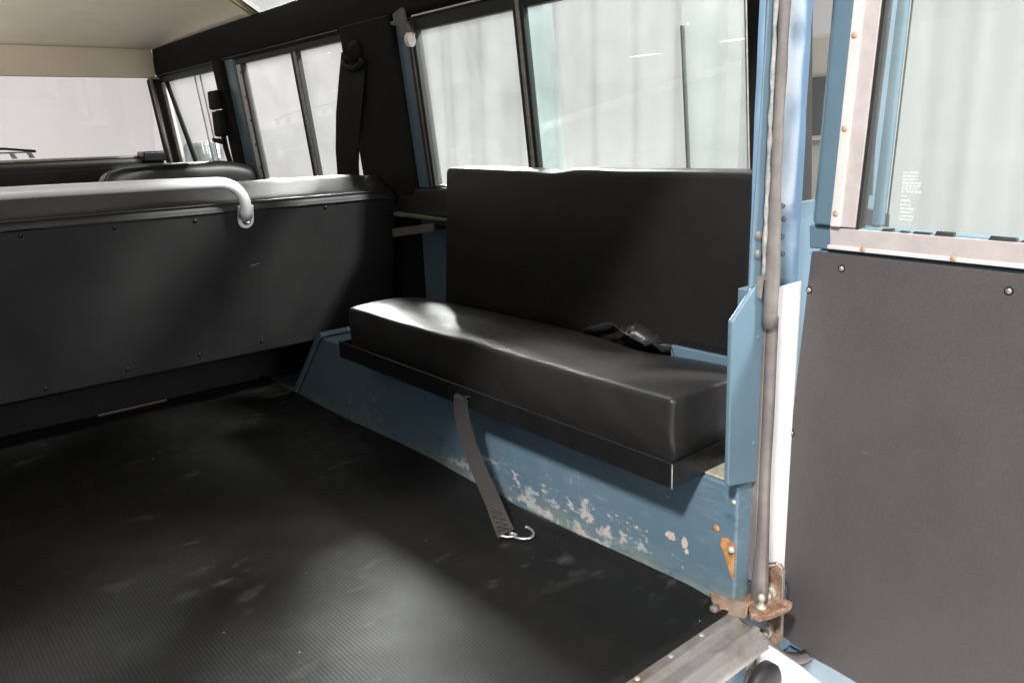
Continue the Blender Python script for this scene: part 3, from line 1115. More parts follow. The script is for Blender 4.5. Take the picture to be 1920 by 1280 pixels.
# rusty corner pieces on the wheel box
mb = MB()
mb.prism([(0.430, 0.088), (0.436, 0.093), (0.456, 0.088), (0.456, 0.028), (0.448, 0.040), (0.436, 0.072)], lambda u, v, d: (0.4583 + (u - 0.43) * 0.02, -0.012 + (0.456 - u) * 2.2, v), 0.0, 0.001)
bpy.data.objects.remove(mb.build('tmp', M['rust'], V))
mb = MB()
poly = [(0.0125, 0.082), (0.011, 0.0895), (0.003, 0.0915), (-0.0072, 0.0870), (-0.0074, 0.040), (-0.003, 0.048), (0.005, 0.0665)]
mb.prism(poly, lambda u, v, d: (d, u, v), 0.4572, 0.4598)
rpx = mb.build('rust_patch', M['bright_rust'], V, 0.0006)
for yy, zz, rr, sq in ((0.088, 0.062, 0.0085, 0.7), (0.066, 0.060, 0.0055, 1.5), (0.062, 0.050, 0.0038, 1.1)):
    mb = MB()
    n_ = 18
    pl_ = []
    for k in range(n_):
        a_ = 2 * math.pi * k / n_
        q_ = rr * (0.62 + 0.55 * random.random())
        pl_.append((yy + q_ * math.cos(a_), zz + q_ * sq * math.sin(a_)))
    mb.prism(pl_, lambda u, v, d: (d, u, v), 0.4594, 0.4599)
    mb.build('bare_patch', M['bare'], V)
screw(V, (0.4572, -0.004, 0.081), (-1, 0, 0), 0.0045, 'bolt', M['zinc_white'], 0.005)
screw(V, (0.4598, 0.020, 0.098), (-1, 0, 0), 0.0045, 'plug', M['bright_rust'], 0.001)
screw(V, (0.4598, -0.003, 0.140), (-1, 0, 0), 0.003, 'rivet', M['zinc_white'], 0.002)
mb = MB()
mb.box((0.462, -0.004, 0.1605), (0.515, 0.040, 0.1640))
tb = mb.build('tray_bracket', M['zinc_white'], V, 0.001, label='rust stained bracket under the tray end')
mb = MB()
mb.hexa([(0.495, 0.020, 0.164), (0.512, 0.006, 0.164), (0.514, 0.008, 0.164), (0.497, 0.022, 0.164)], [(0.500, 0.020, 0.186), (0.514, 0.006, 0.190), (0.516, 0.008, 0.190), (0.502, 0.022, 0.186)])
mb.build('bracket_tab', M['bright_rust'], tb, 0.0005)

# ---- door sill, corner iron, hinge
mb = MB()
mb.prism([(0.002, -0.003), (-0.004, 0.0035), (-0.022, 0.0035), (-0.028, -0.002), (-0.040, -0.002), (-0.044, 0.003), (-0.050, 0.003), (-0.054, -0.008), (-0.062, -0.010), (-0.064, -0.018), (0.002, -0.018)], lambda u, v, d: (d, u, v), -0.46, 0.450)
sill = mb.build('door_sill', M['sill_metal'], V, 0.0012, label='stained aluminium sill at the doorway')
for k in range(6):
    x = 0.39 - k * 0.055
    screw(sill, (x, -0.014, 0.0035), (0, 0, 1), 0.0034, 'rivet', M['alu'], 0.0015)
# corner iron: rusty angle at the pillar foot
mb = MB()
mb.prism([(0.478, 0.020), (0.500, -0.004), (0.500, -0.020), (0.462, -0.020), (0.441, 0.002), (0.452, 0.018)], lambda u, v, d: (u, v, d), 0.0038, 0.0075)
ci = mb.build('corner_iron', M['rust'], V, 0.0015, label='rusty iron plate at the pillar foot')
mb = MB()
mb.hexa([(0.436, 0.003, -0.002), (0.446, 0.006, -0.002), (0.478, -0.048, -0.040), (0.468, -0.054, -0.040)], [(0.436, 0.003, 0.010), (0.446, 0.006, 0.010), (0.478, -0.048, -0.026), (0.468, -0.054, -0.026)])
mb.build('angle_bar', M['rust_dark'], ci, 0.002)
mb = MB()
mb.hexa([(0.4590, 0.026, 0.002), (0.4395, 0.006, 0.001), (0.4500, -0.030, 0.0036), (0.4590, -0.0285, 0.004)], [(0.4592, 0.026, 0.012), (0.4410, 0.006, 0.0042), (0.4520, -0.030, 0.0062), (0.4592, -0.0285, 0.020)])
mb.build('foot_plate', M['rust_earth'], ci, 0.0015)
mb = MB()
mb.rbox((0.432, -0.002, 0.003), (0.440, 0.008, 0.012), 0.0035, (5, 5, 5))
mb.build('seal_end', M['seal'], ci, smooth=True)

# hinge on the door side
mb = MB()
lip = [(0.4625, -0.030), (0.468, -0.022), (0.500, -0.010), (0.516, -0.016), (0.520, -0.030), (0.520, -0.050), (0.505, -0.052), (0.480, -0.046), (0.466, -0.040)]
mb.prism(lip, lambda u, v, d: (u, v, d), -0.003, 0.005)
hg = mb.build('door_hinge', M['rust'], V, 0.0015, label='rusty lower door hinge')
mb = MB()
mb.prism([(0.004, -0.108), (0.004, -0.006), (-0.010, 0.016), (-0.026, 0.028), (-0.032, 0.020), (-0.034, -0.075), (-0.022, -0.105)], lambda u, v, d: (0.519 + d, -0.472 + 0.955 * (u + 0.488), 0.56 + 0.955 * (v - 0.564)), 0.0, 0.004)
mb.build('hinge_leaf', M['rust'], hg, 0.001)
mb = MB()
mb.tube([(0.5185, -0.012, 0.0410), (0.5185, -0.0270, 0.0480), (0.5185, -0.0335, 0.0440), (0.5185, -0.0360, 0.0300), (0.5185, -0.0380, -0.045)], 0.0016, 6)
mb.build('leaf_edge', M['steel_dull'], hg)
for (p, ax) in (((0.5185, -0.021, 0.0085), (-1, -0.35, 0.05)), ((0.5185, -0.018, -0.047), (-1, -0.35, 0.05))):
    mb = MB()
    mb.lathe(p, ax, [(0, 0.0115), (0.0025, 0.0115), (0.0027, 0.0100)], 20)
    w = mb.build('washer', M['steel_dull'], hg, smooth=False)
    mb = MB()
    mb.lathe(p, ax, [(0.0025, 0.0088), (0.009, 0.0088), (0.010, 0.007)], 6)
    mb.build('bolt_head', M['zinc_white'], w, 0.0008)
    mb = MB()
    mb.lathe(p, ax, [(0.012, 0.005), (0.020, 0.0048), (0.021, 0.0035)], 12)
    mb.build('bolt_end', M['zinc_white'], w, smooth=True)
for dx, r, h, mm in ((0, 0.0065, 0.010, 'zinc_white'),):
    mb = MB()
    mb.lathe((0.482, -0.031, 0.0045), (0, 0, 1), [(0, 0.0066), (0.003, 0.0066), (0.004, 0.0036), (0.010, 0.0030), (0.011, 0.0042), (0.015, 0.0046), (0.018, 0.003), (0.019, 0.001)], 14)
    mb.build('grease_nipple', M['zinc_white'], hg, smooth=True)

# ---- outside below the doorway
mb = MB()
mb.box((-0.80, -0.050, -0.26), (0.455, -0.020, -0.019))
cm = mb.build('crossmember', M['galv'], V, 0.004, label='pale rear crossmember under the sill')
mb = MB()
mb.prism([(0.442, -0.012), (0.449, -0.012), (0.475, -0.034), (0.54, -0.092), (0.62, -0.172), (0.66, -0.26), (0.46, -0.26), (0.446, -0.15)], lambda u, v, d: (u, d, v), -0.058, -0.052)
mb.build('corner_plate', M['white_gloss'], cm, 0.001)
for x, z in ((0.4525, -0.047), (0.466, -0.094)):
    mb = MB()
    mb.hexa([(x, -0.0592, z - 0.005), (x + 0.003, -0.0592, z - 0.004), (x + 0.003, -0.0582, z - 0.004), (x, -0.0582, z - 0.005)], [(x + 0.002, -0.0592, z + 0.005), (x + 0.005, -0.0592, z + 0.006), (x + 0.005, -0.0582, z + 0.006), (x + 0.002, -0.0582, z + 0.005)])
    mb.build('slot', M['black_matt'], cm)
mb = MB()
mb.lathe((0.440, -0.0585, -0.064), (0, -1, 0), [(0, 0.030), (0.010, 0.030), (0.013, 0.027), (0.014, 0.010)], 28)
bf = mb.build('rubber_buffer', M['rubber'], V, smooth=True, label='round black rubber buffer with pale screw')
mb = MB()
mb.lathe((0.441, -0.0725, -0.063), (0, -1, 0), [(0, 0.008), (0.003, 0.0075), (0.005, 0.005)], 12)
mb.build('screw_head', M['zinc_white'], bf, smooth=True)
mb = MB()
mb.prism([(0.36, -0.022), (0.395, -0.012), (0.418, -0.028), (0.412, -0.055), (0.36, -0.09)], lambda u, v, d: (u, d, v), -0.056, -0.0515)
mb.build('blue_patch', M['blue'], cm, 0.001)
mb = MB()
mb.box((0.555, -0.048, -0.24), (0.80, -0.012, -0.102))
mb.build('lower_corner_panel', M['blue'], V, 0.006)
# curved seal lip at the bottom corner of the door
mb = MB()
n = 16
arc = [(0.447, -0.004), (0.500, -0.018), (0.556, -0.060), (0.590, -0.090)]
outer = []
for i in range(n + 1):
    t = i / n
    x = 0.4475 + (0.588 - 0.4475) * t
    z = -0.004 - 0.095 * t - 0.022 * math.sin(math.pi * t) ** 1.3
    outer.append((x, z))
poly = outer + [(0.592, -0.084), (0.548, -0.080), (0.505, -0.058), (0.472, -0.026)]
mb.prism(poly, lambda u, v, d: (u, d, v), -0.0505, -0.0465)
sl = mb.build('corner_flap', M['rubber'], V, 0.001, label='curved black rubber flap under the hinge')
mb = MB()
mb.tube([(x, -0.0505, z) for x, z in outer], [0.0035 + 0.0030 * math.sin(math.pi * i / n) for i in range(n + 1)], 8)
mb.build('flap_rim', M['seal'], sl, smooth=True)

# ================================================================== REAR DOOR (open)
DA = R(5)
du = Vector((-math.sin(DA), -math.cos(DA), 0))   # along the door, away from the hinge
dn = Vector((-math.cos(DA), math.sin(DA), 0))    # inwards (towards the camera side)
DO = Vector((0.5594, -0.0438, 0.0168))


def D(u, z, v=0.0):
    return DO + du * (u * 0.97) + dn * v + Vector((0, 0, z * 0.97))


def dslab(poly, v0, v1):
    mb = MB()
    mb.prism(poly, lambda a, b, d: D(a, b, d), v0, v1)
    return mb


mb = dslab([(-0.016, 0.4185), (-0.044, -0.02), (-0.042, -0.078), (-0.024, -0.112), (0.86, -0.115), (0.86, 0.4205)], -0.034, -0.0042)
RD = mb.build('rear_door', M['blue'], V, 0.004, label='open rear door with charcoal lining')
# lining
mb = dslab([(-0.0205, 0.4155), (-0.0485, -0.02), (-0.046, -0.075), (-0.030, -0.1005), (0.02, -0.1055), (0.85, -0.113), (0.85, 0.4150), (-0.018, 0.4165)], -0.0040, 0.0)
mb.build('trim_panel', M['door_board'], RD, 0.0008)
for u, z in ((0.0195, 0.4005), (-0.0205, 0.3705), (-0.0335, 0.188), (-0.0385, 0.0055), (0.195, 0.399), (0.40, 0.40), (0.60, 0.40)):
    s0 = screw(RD, D(u, z, 0.0003), dn, 0.0030, 'screw', M['steel_dull'], 0.0022)
    mb = MB()
    mb.lathe(D(u, z, 0.0), dn, [(0, 0.0042), (0.0007, 0.0040)], 12)
    mb.build('screw_cup', M['black_matt'], RD, smooth=True)
# waist rail and glazing strips
mb = dslab([(-0.026, 0.4190), (0.86, 0.4210), (0.86, 0.4460), (0.004, 0.4465), (-0.028, 0.4465)], -0.030, -0.0030)
mb.build('waist_rail', M['blue'], RD, 0.002)
mb = dslab([(0.0035, 0.4235), (0.85, 0.4235), (0.85, 0.4445), (0.0015, 0.4455)], -0.0028, 0.0008)
ls = mb.build('glazing_strip', M['alu_strip'], RD, 0.0008, label='weathered lower glazing strip with pitted grey face')
mb = dslab([(0.0015, 0.4215), (0.85, 0.4220), (0.85, 0.4255), (0.0015, 0.4260)], -0.0026, 0.0030)
mb.build('strip_lip', M['alu_lit'], RD, 0.0006)
for u in (0.045, 0.142, 0.25, 0.40):
    screw(RD, D(u, 0.4248, 0.003), dn, 0.0032, 'screw', M['tan_screw'], 0.0015)
# upright stile
mb = MB()
mb.hexa([D(-0.028, 0.4475, -0.030), D(0.005, 0.4475, -0.030), D(0.005, 0.4475, 0.004), D(-0.016, 0.4475, 0.004), D(-0.028, 0.4475, -0.010)],
        [D(-0.018, 0.93, -0.030), D(0.027, 0.93, -0.030), D(0.027, 0.93, 0.004), D(0.002, 0.93, 0.004), D(-0.010, 0.93, -0.010)])
mb.build('stile', M['blue'], RD, 0.003)
mb = MB()
mb.hexa([D(0.0055, 0.4470, -0.004), D(0.0330, 0.4470, -0.004), D(0.0330, 0.4470, 0.002), D(0.0055, 0.4470, 0.004)],
        [D(0.0275, 0.93, -0.004), D(0.0560, 0.93, -0.004), D(0.0560, 0.93, 0.002), D(0.0275, 0.93, 0.004)])
mb.build('glazing_strip', M['alu_strip'], RD, 0.0008)
mb = MB()
mb.hexa([D(0.0050, 0.4472, 0.002), D(0.0165, 0.4472, 0.002), D(0.0165, 0.4472, 0.0062), D(0.0050, 0.4472, 0.0062)],
        [D(0.0270, 0.93, 0.002), D(0.0385, 0.93, 0.002), D(0.0385, 0.93, 0.0062), D(0.0270, 0.93, 0.0062)])
mb.build('strip_lip', M['alu_lit'], RD, 0.0012)
for z in (0.462, 0.553, 0.647, 0.74, 0.83):
    screw(RD, D(0.0108 + (z - 0.447) * 0.0455, z, 0.0062), dn, 0.0034, 'screw', M['tan_screw'], 0.0015)
mb = MB()
mb.hexa([D(0.0332, 0.445, -0.012), D(0.0365, 0.445, -0.012), D(0.0365, 0.445, 0.0005), D(0.0332, 0.445, 0.0005)],
        [D(0.0562, 0.93, -0.012), D(0.0612, 0.93, -0.012), D(0.0612, 0.93, 0.0005), D(0.0562, 0.93, 0.0005)])
mb.build('rubber_bead', M['rubber'], RD)
mb = dslab([(0.034, 0.4450), (0.85, 0.4440), (0.85, 0.93), (0.058, 0.93)], -0.0090, -0.0060)
dg = mb.build('glass', M['glass_tint'], RD, label='green tinted pane of the open rear door')
# crumbling rubber along the foot of the glass
mb = MB()
x = 0.036
while x < 0.50:
    L = random.uniform(0.008, 0.03)
    h = random.uniform(0.0015, 0.006)
    if random.random() < 0.72:
        mb.hexa([D(x, 0.4440, -0.006), D(x + L, 0.4440, -0.006), D(x + L, 0.4440, 0.0), D(x, 0.4440, 0.0)],
                [D(x + 0.002, 0.446 + h * 0.6, -0.006), D(x + L * 0.9, 0.446 + h * random.uniform(0.3, 1), -0.006), D(x + L * 0.9, 0.446 + h * 0.5, -0.002), D(x + 0.002, 0.446 + h * 0.7, -0.002)])
    x += L + random.uniform(0.0, 0.006)
tag(mb.build('perished_rubber', M['rubber'], RD), kind='stuff')
# outer frame of the door seen through its glass
mb = MB()
mb.hexa([D(0.036, 0.4465, -0.034), D(0.0470, 0.4465, -0.034), D(0.0470, 0.4465, -0.022), D(0.036, 0.4465, -0.022)],
        [D(0.056, 0.93, -0.034), D(0.064, 0.93, -0.034), D(0.064, 0.93, -0.022), D(0.056, 0.93, -0.022)])
mb.build('outer_frame', M['blue'], RD, 0.003)
mb = MB()
mb.hexa([D(0.0474, 0.4465, -0.0345), D(0.0488, 0.4465, -0.0345), D(0.0488, 0.4465, -0.033), D(0.0474, 0.4465, -0.033)],
        [D(0.0644, 0.93, -0.0345), D(0.0660, 0.93, -0.0345), D(0.0660, 0.93, -0.033), D(0.0644, 0.93, -0.033)])
mb.build('frame_edge', M['rubber'], RD)
mb = MB()
for i, (z, w) in enumerate([(0.507, 0.018), (0.5035, 0.017), (0.500, 0.017), (0.4965, 0.022), (0.4935, 0.020), (0.4905, 0.018), (0.4875, 0.023), (0.483, 0.006), (0.4785, 0.010), (0.474, 0.012), (0.4700, 0.016), (0.4665, 0.014), (0.4625, 0.017), (0.459, 0.015)]):
    n = 5
    for k in range(n):
        a = 0.078 + w * k / n
        bw = w / n * random.uniform(0.5, 0.95)
        hh = random.uniform(0.0006, 0.0012)
        mb.hexa([D(a, z - hh, -0.0058), D(a + bw, z - hh, -0.0058), D(a + bw, z - hh, -0.0055), D(a, z - hh, -0.0055)], [D(a, z + hh, -0.0058), D(a + bw, z + hh, -0.0058), D(a + bw, z + hh, -0.0055), D(a, z + hh, -0.0055)])
mb.build('etched_mark', M['etch'], dg)
mb = MB()
mb.hexa([D(0.82, 0.4465, -0.03), D(0.86, 0.4465, -0.03), D(0.86, 0.4465, 0.003), D(0.82, 0.4465, 0.003)], [D(0.82, 0.93, -0.03), D(0.86, 0.93, -0.03), D(0.86, 0.93, 0.003), D(0.82, 0.93, 0.003)])
mb.build('stile', M['blue'], RD, 0.003)
mb = dslab([(-0.018, 0.9305), (0.86, 0.9305), (0.86, 0.97), (-0.018, 0.97)], -0.030, 0.003)
mb.build('top_rail', M['blue'], RD, 0.003)

# left rear pillar and header so that the doorway is closed round
mb = MB()
mb.box((-0.80, -0.012, -0.10), (-0.47, 0.01, 0.42))
mb.build('corner_panel', M['blue'], V, 0.003)
mb = MB()
mb.box((-0.56, -0.012, 0.42), (-0.47, 0.02, 0.905))
mb.build('rear_pillar', M['blue'], V, 0.003)
mb = MB()
mb.box((-0.70, -0.012, 0.906), (0.70, 0.03, 1.02))
mb.build('rear_header', M['blue'], V, 0.003)

# ================================================================== RUBBER MAT
mb = MB()
edge = [(1.20, 0.4595), (1.05, 0.4585), (0.90, 0.4560), (0.75, 0.4575), (0.62, 0.4590), (0.50, 0.4560), (0.38, 0.4520), (0.28, 0.4515), (0.20, 0.4530), (0.12, 0.4560), (0.06, 0.4590), (0.012, 0.4560)]
ys = [e[0] for e in edge]


def right_edge(y):
    for (ya, xa), (yb_, xb) in zip(edge, edge[1:]):
        if ya >= y >= yb_:
            return xa + (xb - xa) * (ya - y) / (ya - yb_)
    return edge[0][1] if y > edge[0][0] else edge[-1][1]


def matf(u, v):
    y = -0.010 + (1.350 + 0.010) * v
    xr = right_edge(y)
    x = -0.452 + (xr + 0.452) * u
    z = 0.0022 + 0.0022 * noise.noise(Vector((x * 6, y * 6, 0.3))) * min(1, 6 * (1 - u) + 0.3)
    if u > 0.985:
        z += 0.004 * (0.6 + 0.6 * math.sin(y * 11))
    if v < 0.02:
        z = 0.0058
    return (x, y, max(0.0008, z))


mb.grid(matf, 110, 80)
mat_o = mb.build('floor_mat', M['rubber_mat'], None, smooth=True, solid=None)
tag(mat_o, 'ribbed black rubber mat lying on the load floor, scuffed and dusty', 'floor mat')
md = mat_o.modifiers.new('solid', 'SOLIDIFY')
md.thickness = 0.003
md.offset = -1

# ================================================================== SIDE BENCH SEAT (right)
SB = empty('side_bench_seat', (0.57, 0.42, 0.163), 'black vinyl side bench with cushion, tray and backrest along the right wall', 'bench seat')


def tray():
    mb = MB()
    z0 = lambda y: 0.165 + (y - 0.42) * 0.008
    y0, y1 = 0.042, 0.822
    prof = [(0.400, 0.0), (0.400, 0.030), (0.4020, 0.0315), (0.404, 0.030), (0.404, 0.016), (0.405, 0.0150), (0.700, 0.0150), (0.700, 0.008), (0.406, 0.008), (0.402, 0.0)]
    mb.hexa([(x, y0, z0(y0) + z) for x, z in prof], [(x, y1, z0(y1) + z) for x, z in prof])
    mb.build('tray', M['black'], SB, 0.0008)
    mb = MB()
    mb.prism([(0.4002, z0(y0)), (0.70, z0(y0) + 0.0), (0.70, z0(y0) + 0.030), (0.4002, z0(y0) + 0.030)], lambda u, v, d: (u, d, v), y0 - 0.0025, y0 - 0.0003)
    mb.build('tray_end', M['black'], SB)
    mb = MB()
    mb.tube([(0.4002, y0 - 0.0022, z0(y0)), (0.4002, y0 - 0.0022, z0(y0) + 0.030)], 0.0009, 6)
    mb.build('worn_edge', M['steel_dull'], SB)
    mb = MB()
    mb.prism([(0.4045, z0(y1)), (0.70, z0(y1)), (0.70, z0(y1) + 0.029), (0.4045, z0(y1) + 0.029)], lambda u, v, d: (u, d, v), y1 + 0.0003, y1 + 0.0025)
    mb.build('tray_end', M['black'], SB)
    # supports reaching down to the wheel box
    for y in (0.20, 0.62):
        mb = MB()
        mb.box((0.48, y, 0.1605), (0.66, y + 0.03, 0.172))
        mb.build('tray_support', M['black'], SB, 0.001)


tray()


def cush_warp(p):
    # gentle crown, sag and creases; slopes a little towards the back
    q = p.copy()
    t = (p.x - 0.42) / 0.18
    up = max(0.0, (p.z - 0.19) / 0.08)
    q.z += up * (-0.012 * t + (0.004 + 0.005 * min(1, max(0, (p.y - 0.40) / 0.16))) * math.sin(math.pi * min(1, max(0, t))) - 0.004)
    yy = (p.y - 0.425) / 0.38
    q.z += up * (0.006 * (1 - yy * yy) * math.sin(math.pi * min(1, max(0, t))) - 0.0015)
    q.z -= up * 0.010 * math.exp(-((p.y - 0.26) / 0.07) ** 2) * max(0, t - 0.45) * 1.5
    n1 = noise.noise(Vector((p.x * 9, p.y * 7, p.z * 9)))
    n2 = noise.noise(Vector((p.x * 30, p.y * 14, p.z * 22 + 4)))
    if t < 0.15:
        bulge = 0.004 * math.sin(math.pi * min(1, max(0, up)))
        w = noise.noise(Vector((0.0, (p.y - 1.6 * p.z) * 16, 3.0 + p.z * 5)))
        q.x += -bulge + 0.0026 * n1 + 0.0012 * n2 + 0.0016 * w - 0.003 * math.exp(-(((p.y - 0.42) + 1.1 * (p.z - 0.235)) / 0.010) ** 2) * max(0, 1 - abs(p.z - 0.235) / 0.03)
    q.z += up * (0.0016 * n1 + 0.0008 * n2)
    return q


mb = MB()
mb.rbox((0.415, 0.050, 0.182), (0.602, 0.800, 0.2690), 0.0062, (30, 80, 18), cush_warp)
cu = mb.build('cushion', M['vinyl'], SB, smooth=True)
# seam lines on the front edge and corner (piping + stitches)
mb = MB()
pts = []
for i in range(64):
    y = 0.060 + 0.73 * i / 63
    p = cush_warp(Vector((0.4215, y, 0.2655)))
    pts.append((p.x - 0.0002, p.y, p.z + 0.0002))
mb.tube(pts, 0.0012, 6)
mb.build('seam', M['vinyl'], cu, smooth=True)
mb = MB()
for i in range(13):
    z = 0.190 + i * 0.0056
    p = Vector((0.4178, 0.0525, z))
    mb.tube([p, p + Vector((-0.0003, -0.0003, 0.0036))], 0.0006, 5)
mb.build('stitching', M['black_matt'], cu)
mb = MB()
mb.tube([(0.4190, 0.0520, 0.186 + 0.0025 * i) for i in range(31)], 0.0013, 6)
mb.build('seam', M['vinyl'], cu, smooth=True)


def back_warp(p):
    q = p.copy()
    t = (p.z - 0.26) / 0.24
    q.x += 0.018 * t
    n1 = noise.noise(Vector((p.x * 5, p.y * 5, p.z * 5)))
    n2 = noise.noise(Vector((p.x * 20, p.y * 13, p.z * 12)))
    q.x += 0.0022 * n1 + 0.0005 * n2
    if t > 0.8:
        q.z += 0.0022 * noise.noise(Vector((0, p.y * 9, 1.5))) - 0.004 * math.exp(-((p.y - 0.50) / 0.04) ** 2)
        q.z += 0.006 * (0.8 - p.y) * 0 
    return q


mb = MB()
mb.rbox((0.628, 0.100, 0.232), (0.690, 0.797, 0.503), 0.010, (14, 60, 30), back_warp)
mb.build('backrest', M['vinyl_back_shade'], SB, smooth=True)
# crumpled belt end lying behind the cushion
BX, BZ = 0.020, -0.010
bl = empty('lap_belt', (0.605, 0.30, 0.252), 'crumpled shiny black belt lying at the back of the side cushion', 'belt')
mb = MB()
pts = [(0.600, 0.395, 0.250), (0.585, 0.372, 0.263), (0.572, 0.345, 0.271), (0.580, 0.315, 0.281), (0.592, 0.285, 0.279), (0.602, 0.262, 0.268), (0.590, 0.238, 0.262), (0.578, 0.222, 0.2625), (0.590, 0.205, 0.261), (0.606, 0.200, 0.250)]
fine_p = []
for i in range(len(pts) - 1):
    for k in range(4):
        fine_p.append(Vector(pts[i]).lerp(Vector(pts[i + 1]), k / 4) + Vector((BX, 0, BZ)))
fine_p.append(Vector(pts[-1]) + Vector((BX, 0, BZ)))
mb.ribbon(fine_p, 0.026, 0.0016, [Vector((0.7, 0.5 * math.sin(i * 0.35), 0.65 * math.cos(i * 0.33))) for i in range(len(fine_p))])
mb.build('webbing', M['vinyl'], bl, smooth=True)
mb = MB()
mb.rbox((0.606, 0.212, 0.246), (0.620, 0.222, 0.256), 0.004, (5, 5, 5))
mb.build('belt_tip', M['steel_dull'], bl, smooth=True)

# ================================================================== STRAP WITH HOOK
ST = empty('strap', (0.39, 0.43, 0.17), 'dark webbing strap with metal hook hanging from the bench tray to the mat', 'strap')
raw = [(0.3985, 0.430, 0.181), (0.3955, 0.4305, 0.1835), (0.3925, 0.431, 0.180), (0.392, 0.4315, 0.165), (0.391, 0.428, 0.148), (0.390, 0.416, 0.118), (0.390, 0.402, 0.095), (0.389, 0.386, 0.073), (0.388, 0.366, 0.049), (0.386, 0.347, 0.028), (0.382, 0.330, 0.013), (0.377, 0.316, 0.007)]
path = []
for i in range(len(raw) - 1):
    p0 = Vector(raw[max(i - 1, 0)])
    p1, p2 = Vector(raw[i]), Vector(raw[i + 1])
    p3 = Vector(raw[min(i + 2, len(raw) - 1)])
    for k in range(5):
        t = k / 5
        path.append(0.5 * ((2 * p1) + (p2 - p0) * t + (2 * p0 - 5 * p1 + 4 * p2 - p3) * t * t + (3 * p1 - p0 - 3 * p2 + p3) * t ** 3))
path.append(Vector(raw[-1]))
mb = MB()
sd = []
for i in range(len(path)):
    t = i / (len(path) - 1)
    sd.append(Vector((0.22 + 0.35 * t, -0.98, 0.25 * t)))
mb.ribbon(path, 0.026, 0.0017, sd)
mb.build('webbing', M['webbing'], ST, smooth=False)
mb = MB()
mb.ribbon([p + Vector((-0.0015, -0.0004, 0.0013)) for p in path[44:]], 0.0262, 0.0018, sd[44:])
mb.build('sewn_fold', M['webbing'], ST)
mb = MB()
zz = []
for i in range(9):
    b = path[45 + i]
    s_ = (sd[45 + i] - Vector((0, 0, 0))).normalized()
    zz.append(b + s_ * (0.009 if i % 2 else -0.009) + Vector((-0.0026, -0.0004, 0.0025)))
mb.tube(zz, 0.0006, 5)
mb.build('stitching', M['black_matt'], ST)
mb = MB()
hk = [(0.364, 0.318, 0.0085), (0.372, 0.306, 0.008), (0.385, 0.302, 0.0080), (0.384, 0.310, 0.0085), (0.380, 0.312, 0.0085), (0.379, 0.300, 0.0075), (0.384, 0.288, 0.0072), (0.393, 0.280, 0.0075), (0.403, 0.280, 0.0085), (0.410, 0.289, 0.010), (0.411, 0.300, 0.012), (0.409, 0.306, 0.0125)]
hp = []
for i in range(len(hk) - 1):
    p0 = Vector(hk[max(i - 1, 0)])
    p1, p2 = Vector(hk[i]), Vector(hk[i + 1])
    p3 = Vector(hk[min(i + 2, len(hk) - 1)])
    for k in range(4):
        t = k / 4
        hp.append(0.5 * ((2 * p1) + (p2 - p0) * t + (2 * p0 - 5 * p1 + 4 * p2 - p3) * t * t + (3 * p1 - p0 - 3 * p2 + p3) * t ** 3))
hp.append(Vector(hk[-1]))
hp = [Vector((0.376, 0.306, 0.008)) + (p - Vector((0.376, 0.306, 0.008))) * 0.86 for p in hp]
mb.tube(hp, 0.0021, 8)
mb.build('hook', M['steel'], ST, smooth=True)

# ================================================================== MIDDLE BENCH (its back towards the camera)
MBN = empty('bench_seat', (0.0, 1.3, 0.0), 'full width middle bench seat, its black screwed back panel facing the load bay', 'bench seat')


def P(x, z, d=0.0):
    """point on the leaning back board; d towards the camera"""
    return Vector((x, 1.1005 + (0.432 - z) * 0.206 - d * 0.979, z - d * 0.2))


mb = MB()
bpoly = [(-0.72, 0.118), (0.722, 0.1185), (0.722, 0.395), (0.718, 0.424), (0.712, 0.4295), (-0.72, 0.432)]
mb.hexa([P(x, z, 0) for x, z in bpoly], [P(x, z, -0.012) for x, z in bpoly])
mb.build('back_board', M['board'], MBN, 0.002, seg=2)
mb = MB()
mb.tube([P(-0.72, 0.4325, 0.001), P(0.705, 0.4305, 0.001), P(0.716, 0.4285, 0.001), P(0.7225, 0.420, 0.001)], 0.0022, 8)
mb.build('piping', M['vinyl'], MBN, smooth=True)


def mb_warp(p):
    q = p.copy()
    n1 = noise.noise(Vector((p.x * 4, p.y * 6, p.z * 6)))
    q.z += 0.003 * n1
    up = min(1, max(0, (p.z - 0.436) / 0.03))
    q.z -= up * 0.52 * max(0, 1.168 - p.y)
    if p.x > 0.62:
        q.z -= 0.10 * (p.x - 0.62) ** 1.6 * 3.2
    return q


mb = MB()
mb.rbox((-0.70, 1.096, 0.4335), (0.722, 1.215, 0.484), 0.014, (80, 16, 8), mb_warp)
mb.build('upholstery', M['vinyl_soft'], MBN, smooth=True)
mb = MB()
mb.tube([(x, 1.0955, 0.4475 - (0.10 * max(0, x - 0.62) ** 1.6 * 1.2)) for x in [-0.7 + i * 0.02 for i in range(71)]], 0.0016, 8)
mb.build('piping', M['vinyl'], MBN, smooth=True)
mb = MB()
mb.rbox((-0.70, 1.20, 0.10), (0.715, 1.30, 0.47), 0.02, (20, 6, 10))
mb.build('backrest', M['vinyl_dull'], MBN, smooth=True)
mb = MB()
mb.rbox((-0.70, 1.26, 0.12), (0.715, 1.72, 0.27), 0.03, (20, 12, 6))
mb.build('cushion', M['vinyl_dull'], MBN, smooth=True)
mb = MB()
mb.box((-0.74, 1.352, -0.003), (0.74, 1.70, 0.12))
mb.build('seat_base', M['black_matt'], MBN, 0.004)
sc_pts = [(-0.035, 0.422), (0.115, 0.421), (0.262, 0.419), (0.403, 0.421), (0.542, 0.422), (0.675, 0.426), (0.709, 0.391), (-0.033, 0.133), (0.112, 0.138), (0.254, 0.139), (0.389, 0.142), (-0.18, 0.422), (-0.17, 0.133)]
first = None
for x, z in sc_pts:
    screw(MBN, P(x, z, 0.0002), (0, -0.979, -0.2), 0.0040, 'screw', M['black'], 0.0028)
